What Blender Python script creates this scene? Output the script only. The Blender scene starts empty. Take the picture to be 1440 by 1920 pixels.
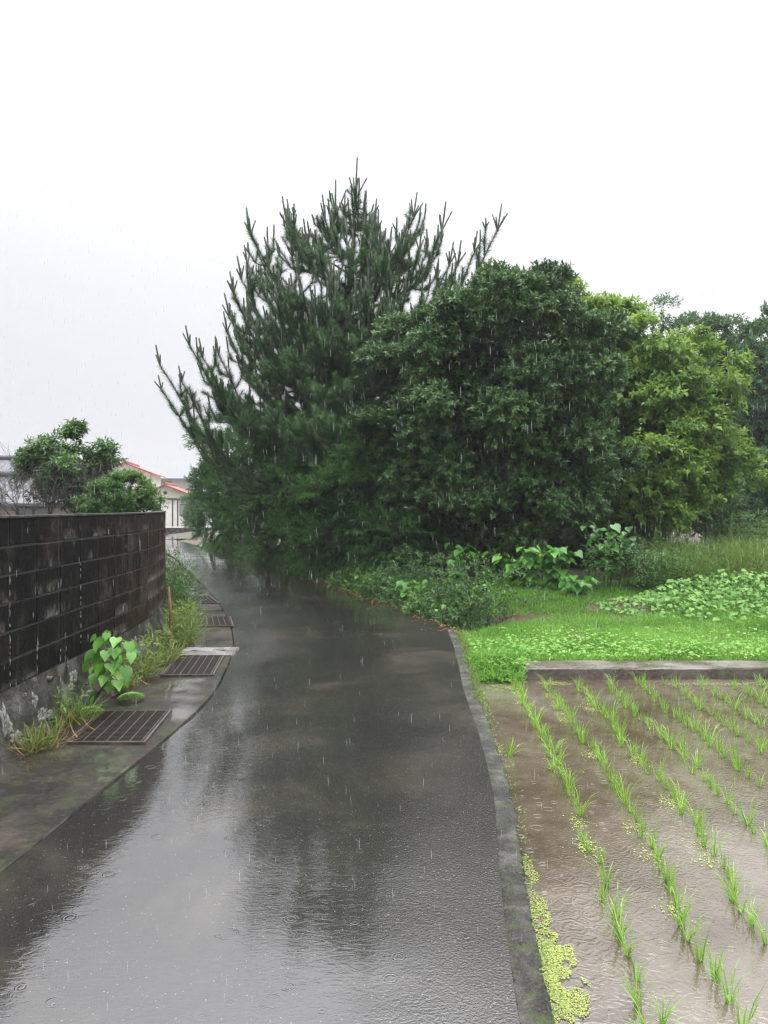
import bpy, math
import numpy as np
from math import radians as R, pi, sin, cos

# ------------------------------------------------------------------ camera, sky, sun, exposure
SC = bpy.context.scene
COL = SC.collection
F_PX, CAM_H, HZ = 1442.0, 1.6, 950.0           # focal length in photo pixels, eye height, horizon row
cam_d = bpy.data.cameras.new('camera')
cam_d.sensor_fit = 'VERTICAL'
cam_d.angle = 2 * math.atan(960 / F_PX)
cam_d.clip_start, cam_d.clip_end = 0.05, 3000
cam = bpy.data.objects.new('camera', cam_d)
COL.objects.link(cam)
cam.location = (0, 0, CAM_H)
cam.rotation_euler = (R(90) - math.atan((960 - HZ) / F_PX), 0, 0)
SC.camera = cam
SC.view_settings.view_transform = 'Standard'
SC.view_settings.look = 'None'
SC.view_settings.exposure = 0.0
SC.view_settings.gamma = 1.0
SC.cycles.use_denoising = True
SC.cycles.denoising_prefilter = 'FAST'
SC.cycles.pixel_filter_type = 'BLACKMAN_HARRIS'
SC.cycles.filter_width = 1.3
SC.cycles.sample_clamp_indirect = 4.0

SUN_EL, SUN_ROT = 62, 15
world = bpy.data.worlds.new('World')
SC.world = world
world.use_nodes = True
wn, wl = world.node_tree.nodes, world.node_tree.links
wn.clear()
wout = wn.new('ShaderNodeOutputWorld')
sky = wn.new('ShaderNodeTexSky')
sky.sky_type = 'NISHITA'
sky.sun_disc = False
sky.sun_elevation, sky.sun_rotation = R(SUN_EL), R(SUN_ROT)
sky.dust_density = 6.0
hs = wn.new('ShaderNodeHueSaturation')
hs.inputs['Saturation'].default_value = 0.35
wl.new(sky.outputs[0], hs.inputs['Color'])
bgA = wn.new('ShaderNodeBackground')
bgA.inputs[1].default_value = 0.04
wl.new(hs.outputs[0], bgA.inputs[0])
# the rain cloud: brighter towards the zenith and ahead to the right
tc = wn.new('ShaderNodeTexCoord')
sep = wn.new('ShaderNodeSeparateXYZ')
wl.new(tc.outputs['Generated'], sep.inputs[0])
def wmath(op, a, b):
    n = wn.new('ShaderNodeMath'); n.operation = op
    for i, v in enumerate((a, b)):
        if isinstance(v, (int, float)): n.inputs[i].default_value = v
        else: wl.new(v, n.inputs[i])
    return n.outputs[0]
up = wmath('MAXIMUM', sep.outputs[2], 0.0)
cl = wn.new('ShaderNodeTexNoise'); cl.inputs['Scale'].default_value = 1.6; cl.inputs['Detail'].default_value = 3
wl.new(tc.outputs['Generated'], cl.inputs['Vector'])
grad = wmath('ADD', wmath('MULTIPLY', wmath('POWER', up, 3.4), 6.6), 0.71)
side = wmath('ADD', wmath('MULTIPLY', sep.outputs[0], 0.12), 1.0)
cloud = wmath('ADD', wmath('MULTIPLY', cl.outputs[0], 0.12), 0.94)
lum = wmath('MULTIPLY', wmath('MULTIPLY', grad, side), cloud)
vm = wn.new('ShaderNodeVectorMath'); vm.operation = 'SCALE'
vm.inputs[0].default_value = (0.945, 0.948, 1.0)
wl.new(lum, vm.inputs['Scale'])
bgB = wn.new('ShaderNodeBackground')
wl.new(vm.outputs[0], bgB.inputs[0])
bgB.inputs[1].default_value = 1.0
add = wn.new('ShaderNodeAddShader')
wl.new(bgA.outputs[0], add.inputs[0]); wl.new(bgB.outputs[0], add.inputs[1])
wl.new(add.outputs[0], wout.inputs[0])

sun_d = bpy.data.lights.new('sun', 'SUN')
sun_d.energy = 1.5
sun_d.angle = R(50)
sun_d.color = (1.0, 0.97, 0.93)
sun = bpy.data.objects.new('sun', sun_d)
COL.objects.link(sun)
sun.rotation_euler = (R(90 - SUN_EL), 0, R(180 - SUN_ROT))

# ------------------------------------------------------------------ helpers
rng = np.random.default_rng(11)
U = lambda a, b, n=None: rng.uniform(a, b, n)
def W(px, py, Y):                    # photo pixel at a real depth Y -> world point
    return np.array([(px - 720) / F_PX * Y, Y, CAM_H - (py - HZ) / F_PX * Y])
def G(px, py, z=0.0):                # photo pixel -> point on level ground z
    Y = F_PX * (CAM_H - z) / (py - HZ)
    return np.array([(px - 720) / F_PX * Y, Y, z])
def nrm(v):
    v = np.asarray(v, float)
    return v / np.maximum(np.linalg.norm(v, axis=-1, keepdims=True), 1e-9)
def vnoise(P, s, seed=0):            # cheap smooth noise in about -1..1
    P = np.asarray(P, float) * s
    r = np.random.default_rng(seed + 100)
    out = 0
    for k in range(5):
        d = nrm(r.normal(size=P.shape[-1])); f = 1.0 + 0.45 * k
        d2 = nrm(r.normal(size=P.shape[-1]))
        out = out + np.sin(P @ d * f * 2 + r.uniform(0, 6.3) + 1.3 * np.sin(P @ d2 * f + r.uniform(0, 6.3)))
    return out / 3.2

def tag(o, label=None, cat=None, group=None, kind=None):
    if label: o['label'] = label
    if cat: o['category'] = cat
    if group: o['group'] = group
    if kind: o['kind'] = kind
    return o
def empty(name, loc, label, cat, group=None):
    o = bpy.data.objects.new(name, None); COL.objects.link(o)
    o.location = [float(c) for c in loc]
    o.empty_display_size = 0.2
    return tag(o, label, cat, group)
def link(name, me, mats, parent=None):
    o = bpy.data.objects.new(name, me); COL.objects.link(o)
    for m in (mats if isinstance(mats, (list, tuple)) else [mats]): me.materials.append(m)
    if parent is not None:
        o.parent = parent
        o.matrix_parent_inverse = parent.matrix_basis.inverted()
    return o

class MB:
    """collects polygons and turns them into one mesh; 'tint' is a colour value per face"""
    def __init__(s): s.V = []; s.F = []; s.T = []; s.M = []; s.S = []; s.n = 0
    def add(s, V, F, tint=0.5, mat=0, smooth=False):
        V = np.asarray(V, float); F = np.asarray(F, int)
        s.V.append(V); s.F.append(F + s.n); s.n += len(V)
        s.T.append(np.broadcast_to(np.asarray(tint, float), (len(F),)).copy())
        s.M.append(np.full(len(F), mat)); s.S.append(np.full(len(F), smooth))
        return s
    def box(s, lo, hi, tint=0.5, mat=0, rz=0.0, bevel=0.0):
        lo, hi = np.array(lo, float), np.array(hi, float)
        b = min(bevel, 0.45 * float((hi - lo).min()))
        c, h = (lo + hi) / 2, (hi - lo) / 2
        if b > 0:
            V = []; 
            for k in range(3):               # three shifted copies of the eight corners
                for sg in np.array([[x, y, z] for z in (-1, 1) for y in (-1, 1) for x in (-1, 1)], float):
                    q = sg * h - sg * b; q[k] = sg[k] * h[k]; V.append(q)
            V = np.array(V)
            ix = lambda k, x, y, z: k * 8 + (z * 4 + y * 2 + x)
            Q = []
            for sgn in (0, 1):
                Q.append([ix(0, sgn, 0, 0), ix(0, sgn, 1, 0), ix(0, sgn, 1, 1), ix(0, sgn, 0, 1)][:: 1 if sgn else -1])
                Q.append([ix(1, 0, sgn, 0), ix(1, 1, sgn, 0), ix(1, 1, sgn, 1), ix(1, 0, sgn, 1)][:: -1 if sgn else 1])
                Q.append([ix(2, 0, 0, sgn), ix(2, 1, 0, sgn), ix(2, 1, 1, sgn), ix(2, 0, 1, sgn)][:: 1 if sgn else -1])
            T3 = []
            for a in (0, 1):
                for c2 in (0, 1):
                    f = 1 if (a == c2) else -1
                    Q.append([ix(0, a, c2, 0), ix(1, a, c2, 0), ix(1, a, c2, 1), ix(0, a, c2, 1)][::f])
                    Q.append([ix(1, 0, a, c2), ix(2, 0, a, c2), ix(2, 1, a, c2), ix(1, 1, a, c2)][::f])
                    Q.append([ix(2, a, 0, c2), ix(0, a, 0, c2), ix(0, a, 1, c2), ix(2, a, 1, c2)][::f])
                    for d in (0, 1):
                        T3.append([ix(0, a, c2, d), ix(1, a, c2, d), ix(2, a, c2, d)])
        else:
            V = np.array([[x, y, z] for z in (-1, 1) for y in (-1, 1) for x in (-1, 1)], float) * h
            Q = [[0, 2, 3, 1], [4, 5, 7, 6], [0, 1, 5, 4], [2, 6, 7, 3], [0, 4, 6, 2], [1, 3, 7, 5]]; T3 = []
        if rz:
            m = np.array([[cos(rz), -sin(rz), 0], [sin(rz), cos(rz), 0], [0, 0, 1]]); V = V @ m.T
        V = V + c
        n0 = s.n
        s.add(V, Q, tint, mat)
        if T3:
            s.F.append(np.array(T3) + n0); s.T.append(np.full(len(T3), tint)); s.M.append(np.full(len(T3), mat)); s.S.append(np.full(len(T3), False))
        return s
    def tube(s, P, r, sides=6, tint=0.5, mat=0):
        P = np.asarray(P, float); n = len(P); r = np.broadcast_to(np.asarray(r, float), (n,))
        t = nrm(np.gradient(P, axis=0))
        ref = np.where(np.abs(t[:, 2:3]) > 0.9, [[1.0, 0, 0]], [[0, 0, 1.0]])
        u = nrm(np.cross(ref, t)); v = np.cross(t, u)
        a = np.arange(sides) / sides * 2 * pi
        ring = np.cos(a)[None, :, None] * u[:, None] + np.sin(a)[None, :, None] * v[:, None]
        V = (P[:, None] + ring * r[:, None, None]).reshape(-1, 3)
        i, j = np.meshgrid(np.arange(n - 1), np.arange(sides), indexing='ij'); j2 = (j + 1) % sides
        Fq = np.stack([i * sides + j, i * sides + j2, (i + 1) * sides + j2, (i + 1) * sides + j], -1).reshape(-1, 4)
        n0 = s.n
        s.add(V, Fq, tint, mat, True)
        for base in (0, (n - 1) * sides):
            s.F.append(np.array([[n0 + base + k for k in range(sides)]])); s.T.append(np.full(1, tint)); s.M.append(np.full(1, mat)); s.S.append(np.full(1, False))
        return s
    def grid(s, V, tint=0.5, mat=0, smooth=True):     # V: (a, b, 3)
        a, b = V.shape[:2]
        i, j = np.meshgrid(np.arange(a - 1), np.arange(b - 1), indexing='ij')
        Fq = np.stack([i * b + j, i * b + j + 1, (i + 1) * b + j + 1, (i + 1) * b + j], -1).reshape(-1, 4)
        return s.add(V.reshape(-1, 3), Fq, tint, mat, smooth)
    def leaves(s, P, D, N, L, Wd, tpl, tint=0.5, mat=0, smooth=False):
        tv, tf = tpl
        x = nrm(D); y = nrm(np.cross(N, x)); z = np.cross(x, y)
        L = np.broadcast_to(np.asarray(L, float), (len(P),)); Wd = np.broadcast_to(np.asarray(Wd, float), (len(P),))
        V = (np.asarray(P)[:, None] + x[:, None] * (tv[None, :, 0:1] * L[:, None, None]) + y[:, None] * (tv[None, :, 1:2] * Wd[:, None, None])
             + z[:, None] * (tv[None, :, 2:3] * L[:, None, None]))
        k = len(tv)
        Fq = (np.arange(len(P))[:, None, None] * k + tf[None]).reshape(-1, tf.shape[1])
        t = np.repeat(np.broadcast_to(np.asarray(tint, float), (len(P),)), len(tf))
        return s.add(V.reshape(-1, 3), Fq, t, mat, smooth)
    def build(s, name, mats, parent=None):
        me = bpy.data.meshes.new(name)
        V = np.concatenate(s.V).astype(np.float32)
        if parent is not None: V = V
        cnt = np.concatenate([np.full(len(f), f.shape[1]) for f in s.F])
        loops = np.concatenate([f.ravel() for f in s.F]).astype(np.int32)
        me.vertices.add(len(V)); me.vertices.foreach_set('co', V.ravel())
        me.loops.add(len(loops)); me.loops.foreach_set('vertex_index', loops)
        me.polygons.add(len(cnt))
        st = np.concatenate([[0], np.cumsum(cnt)[:-1]]).astype(np.int32)
        me.polygons.foreach_set('loop_start', st)
        me.polygons.foreach_set('material_index', np.concatenate(s.M).astype(np.int32))
        me.polygons.foreach_set('use_smooth', np.concatenate(s.S).astype(bool))
        a = me.attributes.new('tint', 'FLOAT', 'FACE')
        a.data.foreach_set('value', np.concatenate(s.T).astype(np.float32))
        me.update(calc_edges=True)
        return link(name, me, mats, parent)

A3 = np.array
LEAF = (A3([[0, 0, 0], [.38, .5, .10], [.38, -.5, .10], [.5, 0, .0], [1, 0, -.12]], float), A3([[0, 3, 1], [0, 2, 3], [3, 4, 1], [3, 2, 4]]))
KITE = (A3([[0, 0, 0], [.42, .5, .07], [1, 0, -.08], [.42, -.5, .07]], float), A3([[0, 2, 1], [0, 3, 2]]))
HEART = (A3([[0, 0, 0], [-.10, .24, .05], [.10, .47, .09], [.38, .46, .08], [.70, .24, .02], [1, 0, -.16], [.70, -.24, .02], [.38, -.46, .08], [.10, -.47, .09], [-.10, -.24, .05], [.42, 0, -.01]], float),
         A3([[0, 2, 1], [0, 10, 2], [2, 10, 3], [3, 10, 4], [4, 10, 5], [5, 10, 6], [6, 10, 7], [7, 10, 8], [8, 10, 0], [0, 9, 8]])[:, ::-1])
BLADE = (A3([[0, .5, 0], [0, -.5, 0], [.5, .42, .05], [.5, -.42, .05], [1, 0, .24]], float), A3([[0, 1, 3], [0, 3, 2], [2, 3, 4]]))
ARCH = (A3([[0, .5, 0], [0, -.5, 0], [.4, .5, .05], [.4, -.5, .05], [.75, .35, .24], [.75, -.35, .24], [.95, 0, .55]], float), A3([[0, 1, 3], [0, 3, 2], [2, 3, 5], [2, 5, 4], [4, 5, 6]]))
NEEDLE = (A3([[0, .5, 0], [0, -.5, 0], [1, 0, .03]], float), A3([[0, 1, 2]]))

# ------------------------------------------------------------------ materials
def new_mat(name):
    m = bpy.data.materials.new(name); m.use_nodes = True
    n, l = m.node_tree.nodes, m.node_tree.links
    return m, n, l, n['Principled BSDF']
class NT:
    def __init__(s, name): s.m, s.n, s.l, s.b = new_mat(name); s.tc = s.n.new('ShaderNodeTexCoord')
    def link(s, a, b): s.l.new(a, b)
    def map(s, scale): 
        q = s.n.new('ShaderNodeMapping'); s.link(s.tc.outputs['Object'], q.inputs[0]); q.inputs['Scale'].default_value = scale; return q.outputs[0]
    def noise(s, scale, detail=4, rough=0.6, dist=0.0, vec=None):
        q = s.n.new('ShaderNodeTexNoise'); s.link(vec or s.tc.outputs['Object'], q.inputs['Vector'])
        q.inputs['Scale'].default_value = scale; q.inputs['Detail'].default_value = detail; q.inputs['Roughness'].default_value = rough; q.inputs['Distortion'].default_value = dist
        return q.outputs[0]
    def voro(s, scale, feature='F1', vec=None, out='Distance'):
        q = s.n.new('ShaderNodeTexVoronoi'); q.feature = feature; s.link(vec or s.tc.outputs['Object'], q.inputs['Vector']); q.inputs['Scale'].default_value = scale
        return q.outputs[out]
    def ramp(s, fac, stops):
        q = s.n.new('ShaderNodeValToRGB'); s.link(fac, q.inputs[0]); e = q.color_ramp.elements
        while len(e) < len(stops): e.new(0.5)
        for i, (p, c) in enumerate(stops):
            e[i].position = p
            e[i].color = (c, c, c, 1) if isinstance(c, (int, float)) else (*c, 1)
        return q.outputs[0]
    def mix(s, f, a, b, mode='MIX'):
        q = s.n.new('ShaderNodeMix'); q.data_type = 'RGBA'; q.blend_type = mode
        for i, v in ((0, f), (6, a), (7, b)):
            if isinstance(v, (int, float)): q.inputs[i].default_value = v if i == 0 else (v, v, v, 1)
            elif isinstance(v, tuple): q.inputs[i].default_value = (*v, 1)
            else: s.link(v, q.inputs[i])
        return q.outputs[2]
    def math(s, op, a, b=0.0):
        q = s.n.new('ShaderNodeMath'); q.operation = op
        for i, v in enumerate((a, b)):
            if isinstance(v, (int, float)): q.inputs[i].default_value = v
            else: s.link(v, q.inputs[i])
        return q.outputs[0]
    def attr(s, name='tint'):
        q = s.n.new('ShaderNodeAttribute'); q.attribute_name = name; return q.outputs['Fac']
    def bump(s, h, strength=0.3, dist=0.02, prev=None):
        q = s.n.new('ShaderNodeBump'); s.link(h, q.inputs['Height']); q.inputs['Strength'].default_value = strength; q.inputs['Distance'].default_value = dist
        if prev is not None: s.link(prev, q.inputs['Normal'])
        s.link(q.outputs[0], s.b.inputs['Normal']); return q.outputs[0]
    def base(s, v):
        if isinstance(v, tuple): s.b.inputs['Base Color'].default_value = (*v, 1)
        else: s.link(v, s.b.inputs['Base Color'])
    def rough(s, v):
        if isinstance(v, (int, float)): s.b.inputs['Roughness'].default_value = v
        else: s.link(v, s.b.inputs['Roughness'])

def leaf_mat(name, dark, mid, light, rough=0.42, trans=0.25, spec=0.5):
    t = NT(name)
    c = t.ramp(t.attr(), [(0.0, dark), (0.5, mid), (1.0, light)])
    t.base(c); t.rough(rough); t.b.inputs['Specular IOR Level'].default_value = spec
    tr = t.n.new('ShaderNodeBsdfTranslucent'); t.link(t.mix(0.4, c, light), tr.inputs[0])
    mx = t.n.new('ShaderNodeMixShader'); mx.inputs[0].default_value = trans
    t.link(t.b.outputs[0], mx.inputs[1]); t.link(tr.outputs[0], mx.inputs[2])
    t.link(mx.outputs[0], t.n['Material Output'].inputs[0])
    return t.m
def flat_mat(name, col, rough=0.5, var=0.25, scale=6.0, metal=0.0, bump=0.0):
    t = NT(name)
    n = t.noise(scale, 5)
    t.base(t.ramp(n, [(0.3, tuple(c * (1 - var) for c in col)), (0.7, tuple(min(1, c * (1 + var)) for c in col))])); t.rough(rough)
    t.b.inputs['Metallic'].default_value = metal
    if bump: t.bump(t.noise(scale * 8, 4), bump, 0.01)
    return t.m

def rain_rings(t, scale, share):
    # widening rings where single drops have struck
    v = t.n.new('ShaderNodeTexVoronoi'); v.inputs['Scale'].default_value = scale; t.link(t.tc.outputs['Object'], v.inputs['Vector'])
    d = v.outputs['Distance']; sp = t.n.new('ShaderNodeSeparateColor'); t.link(v.outputs['Color'], sp.inputs[0])
    on = t.math('LESS_THAN', sp.outputs[0], share)
    size = t.math('ADD', t.math('MULTIPLY', sp.outputs[1], 0.30), 0.06)
    edge = t.math('SUBTRACT', 1.0, t.math('MINIMUM', t.math('ABSOLUTE', t.math('DIVIDE', t.math('SUBTRACT', d, size), 0.07)), 1.0))
    return t.math('MULTIPLY', t.math('MULTIPLY', t.math('SINE', t.math('MULTIPLY', d, 95.0)), edge), on)
def road_mat():
    t = NT('wet_asphalt')
    big = t.noise(1.0, 5, 0.6, 0.8); fine = t.noise(110, 3, 0.7); med = t.noise(11, 4, 0.65)
    col = t.ramp(big, [(0.38, (0.006, 0.0056, 0.004)), (0.54, (0.014, 0.0125, 0.0085)), (0.68, (0.050, 0.044, 0.031))])
    agg = t.ramp(t.voro(62), [(0.12, 1.0), (0.20, 0.0)])
    pick = t.ramp(t.noise(41, 1), [(0.56, 0.0), (0.62, 1.0)])
    col = t.mix(t.math('MULTIPLY', agg, pick), col, (0.26, 0.25, 0.22))
    col = t.mix(0.35, col, t.ramp(fine, [(0.42, (0.005, 0.005, 0.004)), (0.60, (0.035, 0.032, 0.026))]))
    t.base(col)
    sx = t.n.new('ShaderNodeSeparateXYZ'); t.link(t.tc.outputs['Object'], sx.inputs[0])
    edge = t.n.new('ShaderNodeMapRange'); edge.interpolation_type = 'SMOOTHSTEP'
    edge.inputs[1].default_value, edge.inputs[2].default_value = -0.25, 0.45
    wav = t.noise(0.8, 3)
    t.link(t.math('ADD', sx.outputs[0], t.math('MULTIPLY', t.math('SUBTRACT', wav, 0.5), 0.9)), edge.inputs[0])
    drain = edge.outputs[0]                                    # the crown side by the kerb has shed its water film
    wet = t.noise(0.75, 4, 0.55, 1.2, t.map((1, 0.6, 1)))
    cr = t.math('ADD', t.ramp(wet, [(0.42, 0.01), (0.60, 0.07)]), t.math('MULTIPLY', drain, 0.14))
    lft = t.ramp(t.math('ADD', t.attr(), t.math('MULTIPLY', t.math('SUBTRACT', t.noise(1.3, 4), 0.5), 0.5)), [(0.16, 1.0), (0.56, 0.0)])
    far = t.n.new('ShaderNodeMapRange'); far.interpolation_type = 'SMOOTHSTEP'; far.inputs[1].default_value, far.inputs[2].default_value = 5.5, 9.0; t.link(sx.outputs[1], far.inputs[0])
    cr = t.math('ADD', cr, t.math('MULTIPLY', t.math('MULTIPLY', lft, far.outputs[0]), 0.20))    # gritty stretch where run-off crosses to the gutter
    t.rough(0.5); t.b.inputs['Specular IOR Level'].default_value = 0.1
    t.link(t.math('SUBTRACT', 1.0, t.math('MULTIPLY', drain, 0.62)), t.b.inputs['Coat Weight']); t.b.inputs['Coat IOR'].default_value = 2.45
    t.link(cr, t.b.inputs['Coat Roughness'])
    n1 = t.bump(t.math('ADD', fine, t.math('MULTIPLY', med, 1.2)), 0.25, 0.006)
    def bmp(h, strength, dist, prev):
        q = t.n.new('ShaderNodeBump'); t.link(h, q.inputs['Height']); q.inputs['Distance'].default_value = dist
        if isinstance(strength, float): q.inputs['Strength'].default_value = strength
        else: t.link(strength, q.inputs['Strength'])
        if prev is not None: t.link(prev, q.inputs['Normal'])
        return q.outputs[0]
    rip = t.noise(17, 3, 0.55, 2.0, t.map((0.8, 1.8, 1)))
    c1 = bmp(rip, 0.085, 0.006, None)
    c2 = bmp(t.noise(4, 2, 0.5, 1.0), 0.03, 0.02, c1)
    c3 = bmp(t.noise(85, 2, 0.7), t.math('MULTIPLY', drain, 0.5), 0.004, c2)
    t.link(bmp(rain_rings(t, 8.0, 0.5), 0.07, 0.004, c3), t.b.inputs['Coat Normal'])
    return t.m
def water_mat():
    t = NT('muddy_paddy_water')
    n = t.noise(0.8, 5, 0.6, 0.5); n2 = t.noise(9, 4)
    col = t.ramp(n, [(0.36, (0.055, 0.040, 0.024)), (0.52, (0.105, 0.084, 0.060)), (0.66, (0.16, 0.138, 0.11))])
    t.base(t.mix(0.25, col, t.ramp(n2, [(0.35, (0.05, 0.038, 0.022)), (0.65, (0.15, 0.125, 0.095))])))
    t.rough(0.05); t.b.inputs['IOR'].default_value = 2.0
    warp = t.n.new('ShaderNodeVectorMath'); warp.operation = 'ADD'
    nz = t.n.new('ShaderNodeTexNoise'); nz.inputs['Scale'].default_value = 9; t.link(t.tc.outputs['Object'], nz.inputs['Vector'])
    sc = t.n.new('ShaderNodeVectorMath'); sc.operation = 'SCALE'; sc.inputs['Scale'].default_value = 0.11; t.link(nz.outputs['Color'], sc.inputs[0])
    t.link(t.tc.outputs['Object'], warp.inputs[0]); t.link(sc.outputs[0], warp.inputs[1])
    rings = t.math('SINE', t.math('MULTIPLY', t.voro(10, vec=warp.outputs[0]), 26.0))
    n1 = t.bump(rings, 0.05, 0.005)
    t.bump(t.noise(19, 2, 0.5, 3.0, t.map((1, 1.6, 1))), 0.13, 0.006, n1)
    q = t.n.new('ShaderNodeBump'); q.inputs['Strength'].default_value = 0.16; q.inputs['Distance'].default_value = 0.004; t.link(rain_rings(t, 11.0, 0.6), q.inputs['Height']); t.link(t.b.inputs['Normal'].links[0].from_socket, q.inputs['Normal']); t.link(q.outputs[0], t.b.inputs['Normal'])
    return t.m
def concrete_mat(name, c0, c1, c2, rough=(0.25, 0.6), moss=0.0, scale=2.5, bump=0.5, ior=1.5):
    t = NT(name)
    n = t.noise(scale, 7, 0.65, 0.4); f = t.noise(scale * 14, 5, 0.7)
    col = t.ramp(n, [(0.38, c0), (0.5, c1), (0.63, c2)])
    col = t.mix(0.45, col, t.ramp(f, [(0.38, c0), (0.54, c1), (0.66, c2)]))
    if moss:
        mk = t.ramp(t.noise(scale * 2.2, 6, 0.7), [(0.52, 0.0), (0.62, moss)])
        col = t.mix(mk, col, t.ramp(f, [(0.3, (0.03, 0.05, 0.012)), (0.7, (0.07, 0.10, 0.02))]))
    t.base(col); t.rough(t.ramp(n, [(0.42, rough[0]), (0.58, rough[1])])); t.b.inputs['IOR'].default_value = ior
    t.bump(t.math('ADD', f, t.math('MULTIPLY', n, 1.5)), bump, 0.015)
    return t.m
def block_mat():
    t = NT('wet_dark_block')
    a = t.attr()
    st = t.noise(3.0, 5, 0.65, 0.3, t.map((6, 6, 0.7)))       # streaks run down the face
    f = t.noise(22, 5, 0.7); big = t.noise(2.2, 4)
    dark = t.ramp(st, [(0.36, (0.002, 0.002, 0.0022)), (0.56, (0.0055, 0.005, 0.005)), (0.72, (0.03, 0.026, 0.024))])
    brown = t.ramp(st, [(0.36, (0.007, 0.004, 0.003)), (0.54, (0.026, 0.0155, 0.0105)), (0.70, (0.09, 0.064, 0.047))])
    col = t.mix(t.ramp(a, [(0.15, 0.0), (0.85, 1.0)]), dark, brown)
    pale = t.math('MULTIPLY', t.ramp(big, [(0.56, 0.0), (0.72, 0.55)]), t.ramp(f, [(0.4, 0.0), (0.62, 1.0)]))
    col = t.mix(pale, col, (0.12, 0.108, 0.095))
    sx = t.n.new('ShaderNodeSeparateXYZ'); t.link(t.tc.outputs['Object'], sx.inputs[0])
    row = t.math('FRACT', t.math('DIVIDE', t.math('SUBTRACT', sx.outputs[2], 0.385), 0.19))
    foot = t.ramp(row, [(0.04, 1.0), (0.55, 0.0)])
    patch = t.ramp(t.noise(1.7, 3, 0.6), [(0.50, 0.0), (0.60, 1.0)])
    bloom = t.math('MULTIPLY', t.math('MULTIPLY', foot, patch), t.ramp(t.noise(26, 5, 0.75, 0.5, t.map((1, 1, .5))), [(0.42, 0.0), (0.60, 0.9)]))
    col = t.mix(bloom, col, (0.22, 0.20, 0.185))
    t.base(col); t.rough(t.ramp(f, [(0.3, 0.42), (0.7, 0.75)]))
    t.b.inputs['Specular IOR Level'].default_value = 0.15
    t.bump(f, 0.5, 0.008)
    return t.m
def ground_mat():
    t = NT('soil_and_moss')
    n = t.noise(1.6, 6, 0.65); f = t.noise(30, 4, 0.7)
    soil = t.ramp(f, [(0.3, (0.030, 0.018, 0.010)), (0.7, (0.095, 0.052, 0.03))])
    gr = t.ramp(f, [(0.3, (0.022, 0.045, 0.010)), (0.7, (0.07, 0.13, 0.025))])
    t.base(t.mix(t.ramp(n, [(0.48, 0.0), (0.62, 1.0)]), soil, gr)); t.rough(0.6); t.bump(f, 0.6, 0.03)
    return t.m
def bark_mat(name, c0, c1):
    t = NT(name)
    n = t.noise(4, 6, 0.7, 0.5, t.map((5, 5, 1)))
    t.base(t.ramp(n, [(0.3, c0), (0.7, c1)])); t.rough(0.6); t.bump(n, 0.7, 0.02)
    return t.m

M_ROAD = road_mat(); M_WATER = water_mat(); M_GROUND = ground_mat()
M_KERB = concrete_mat('mossy_kerb_concrete', (0.014, 0.014, 0.011), (0.038, 0.037, 0.030), (0.145, 0.138, 0.12), rough=(0.45, 0.8), moss=0.7, scale=6, bump=0.9, ior=1.4)
M_GUT = concrete_mat('wet_gutter_concrete', (0.006, 0.0048, 0.0036), (0.020, 0.0165, 0.012), (0.075, 0.064, 0.047), rough=(0.45, 0.8), moss=0.3, scale=2.3, bump=0.4, ior=1.35)
_b = M_GUT.node_tree.nodes['Principled BSDF']; _n = M_GUT.node_tree; _t = _n.nodes.new('ShaderNodeTexNoise'); _t.inputs['Scale'].default_value = 1.5; _t.inputs['Detail'].default_value = 5; _o = _n.nodes.new('ShaderNodeTexCoord'); _n.links.new(_o.outputs['Object'], _t.inputs['Vector']); _r = _n.nodes.new('ShaderNodeMapRange'); _r.inputs[1].default_value, _r.inputs[2].default_value, _r.inputs[4].default_value = 0.46, 0.58, 0.9; _n.links.new(_t.outputs[0], _r.inputs[0]); _n.links.new(_r.outputs[0], _b.inputs['Coat Weight']); _b.inputs['Coat IOR'].default_value = 1.8; _b.inputs['Coat Roughness'].default_value = 0.07
M_BANK = concrete_mat('bank_concrete', (0.05, 0.036, 0.026), (0.12, 0.105, 0.085), (0.22, 0.20, 0.17), rough=(0.2, 0.45), moss=0.4, scale=2)
M_LID = concrete_mat('pale_lid_concrete', (0.12, 0.11, 0.10), (0.2, 0.19, 0.18), (0.30, 0.29, 0.28), rough=(0.15, 0.35), scale=5)
M_YARD = concrete_mat('pale_yard', (0.30, 0.30, 0.29), (0.42, 0.42, 0.41), (0.52, 0.52, 0.5), rough=(0.15, 0.3), scale=0.6)
M_BLOCK = block_mat()
M_MORTAR = flat_mat('dark_mortar', (0.024, 0.022, 0.020), 0.7, 0.6, 9, bump=0.4)
M_LIME = flat_mat('lime_run', (0.55, 0.54, 0.50), 0.6, 0.3, 30, bump=0.4)
M_FOOT = concrete_mat('stained_footing', (0.010, 0.010, 0.009), (0.032, 0.028, 0.022), (0.20, 0.19, 0.165), rough=(0.35, 0.7), moss=0.35, scale=4, bump=0.9)
M_LICHEN = concrete_mat('pale_lichen', (0.05, 0.05, 0.04), (0.30, 0.31, 0.27), (0.50, 0.50, 0.44), rough=(0.6, 0.8), scale=14, bump=0.9)
M_STEEL = flat_mat('dull_galvanised_bar', (0.11, 0.095, 0.08), 0.4, 0.5, 20, 0.4)
M_RUST = flat_mat('rusty_steel', (0.030, 0.016, 0.011), 0.5, 0.5, 14, 0.2)
M_HOLE_SHADE = flat_mat('hole_shade', (0.006, 0.005, 0.004), 0.7, 0.3, 6)  # near-black colour standing in for the shade inside holes
M_STAKE = bark_mat('rust_brown_stake', (0.10, 0.035, 0.014), (0.26, 0.11, 0.045))
M_BARK = bark_mat('wet_bark', (0.010, 0.008, 0.007), (0.045, 0.036, 0.030))
M_TWIG = bark_mat('grey_twig', (0.035, 0.031, 0.028), (0.11, 0.10, 0.09))
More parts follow.
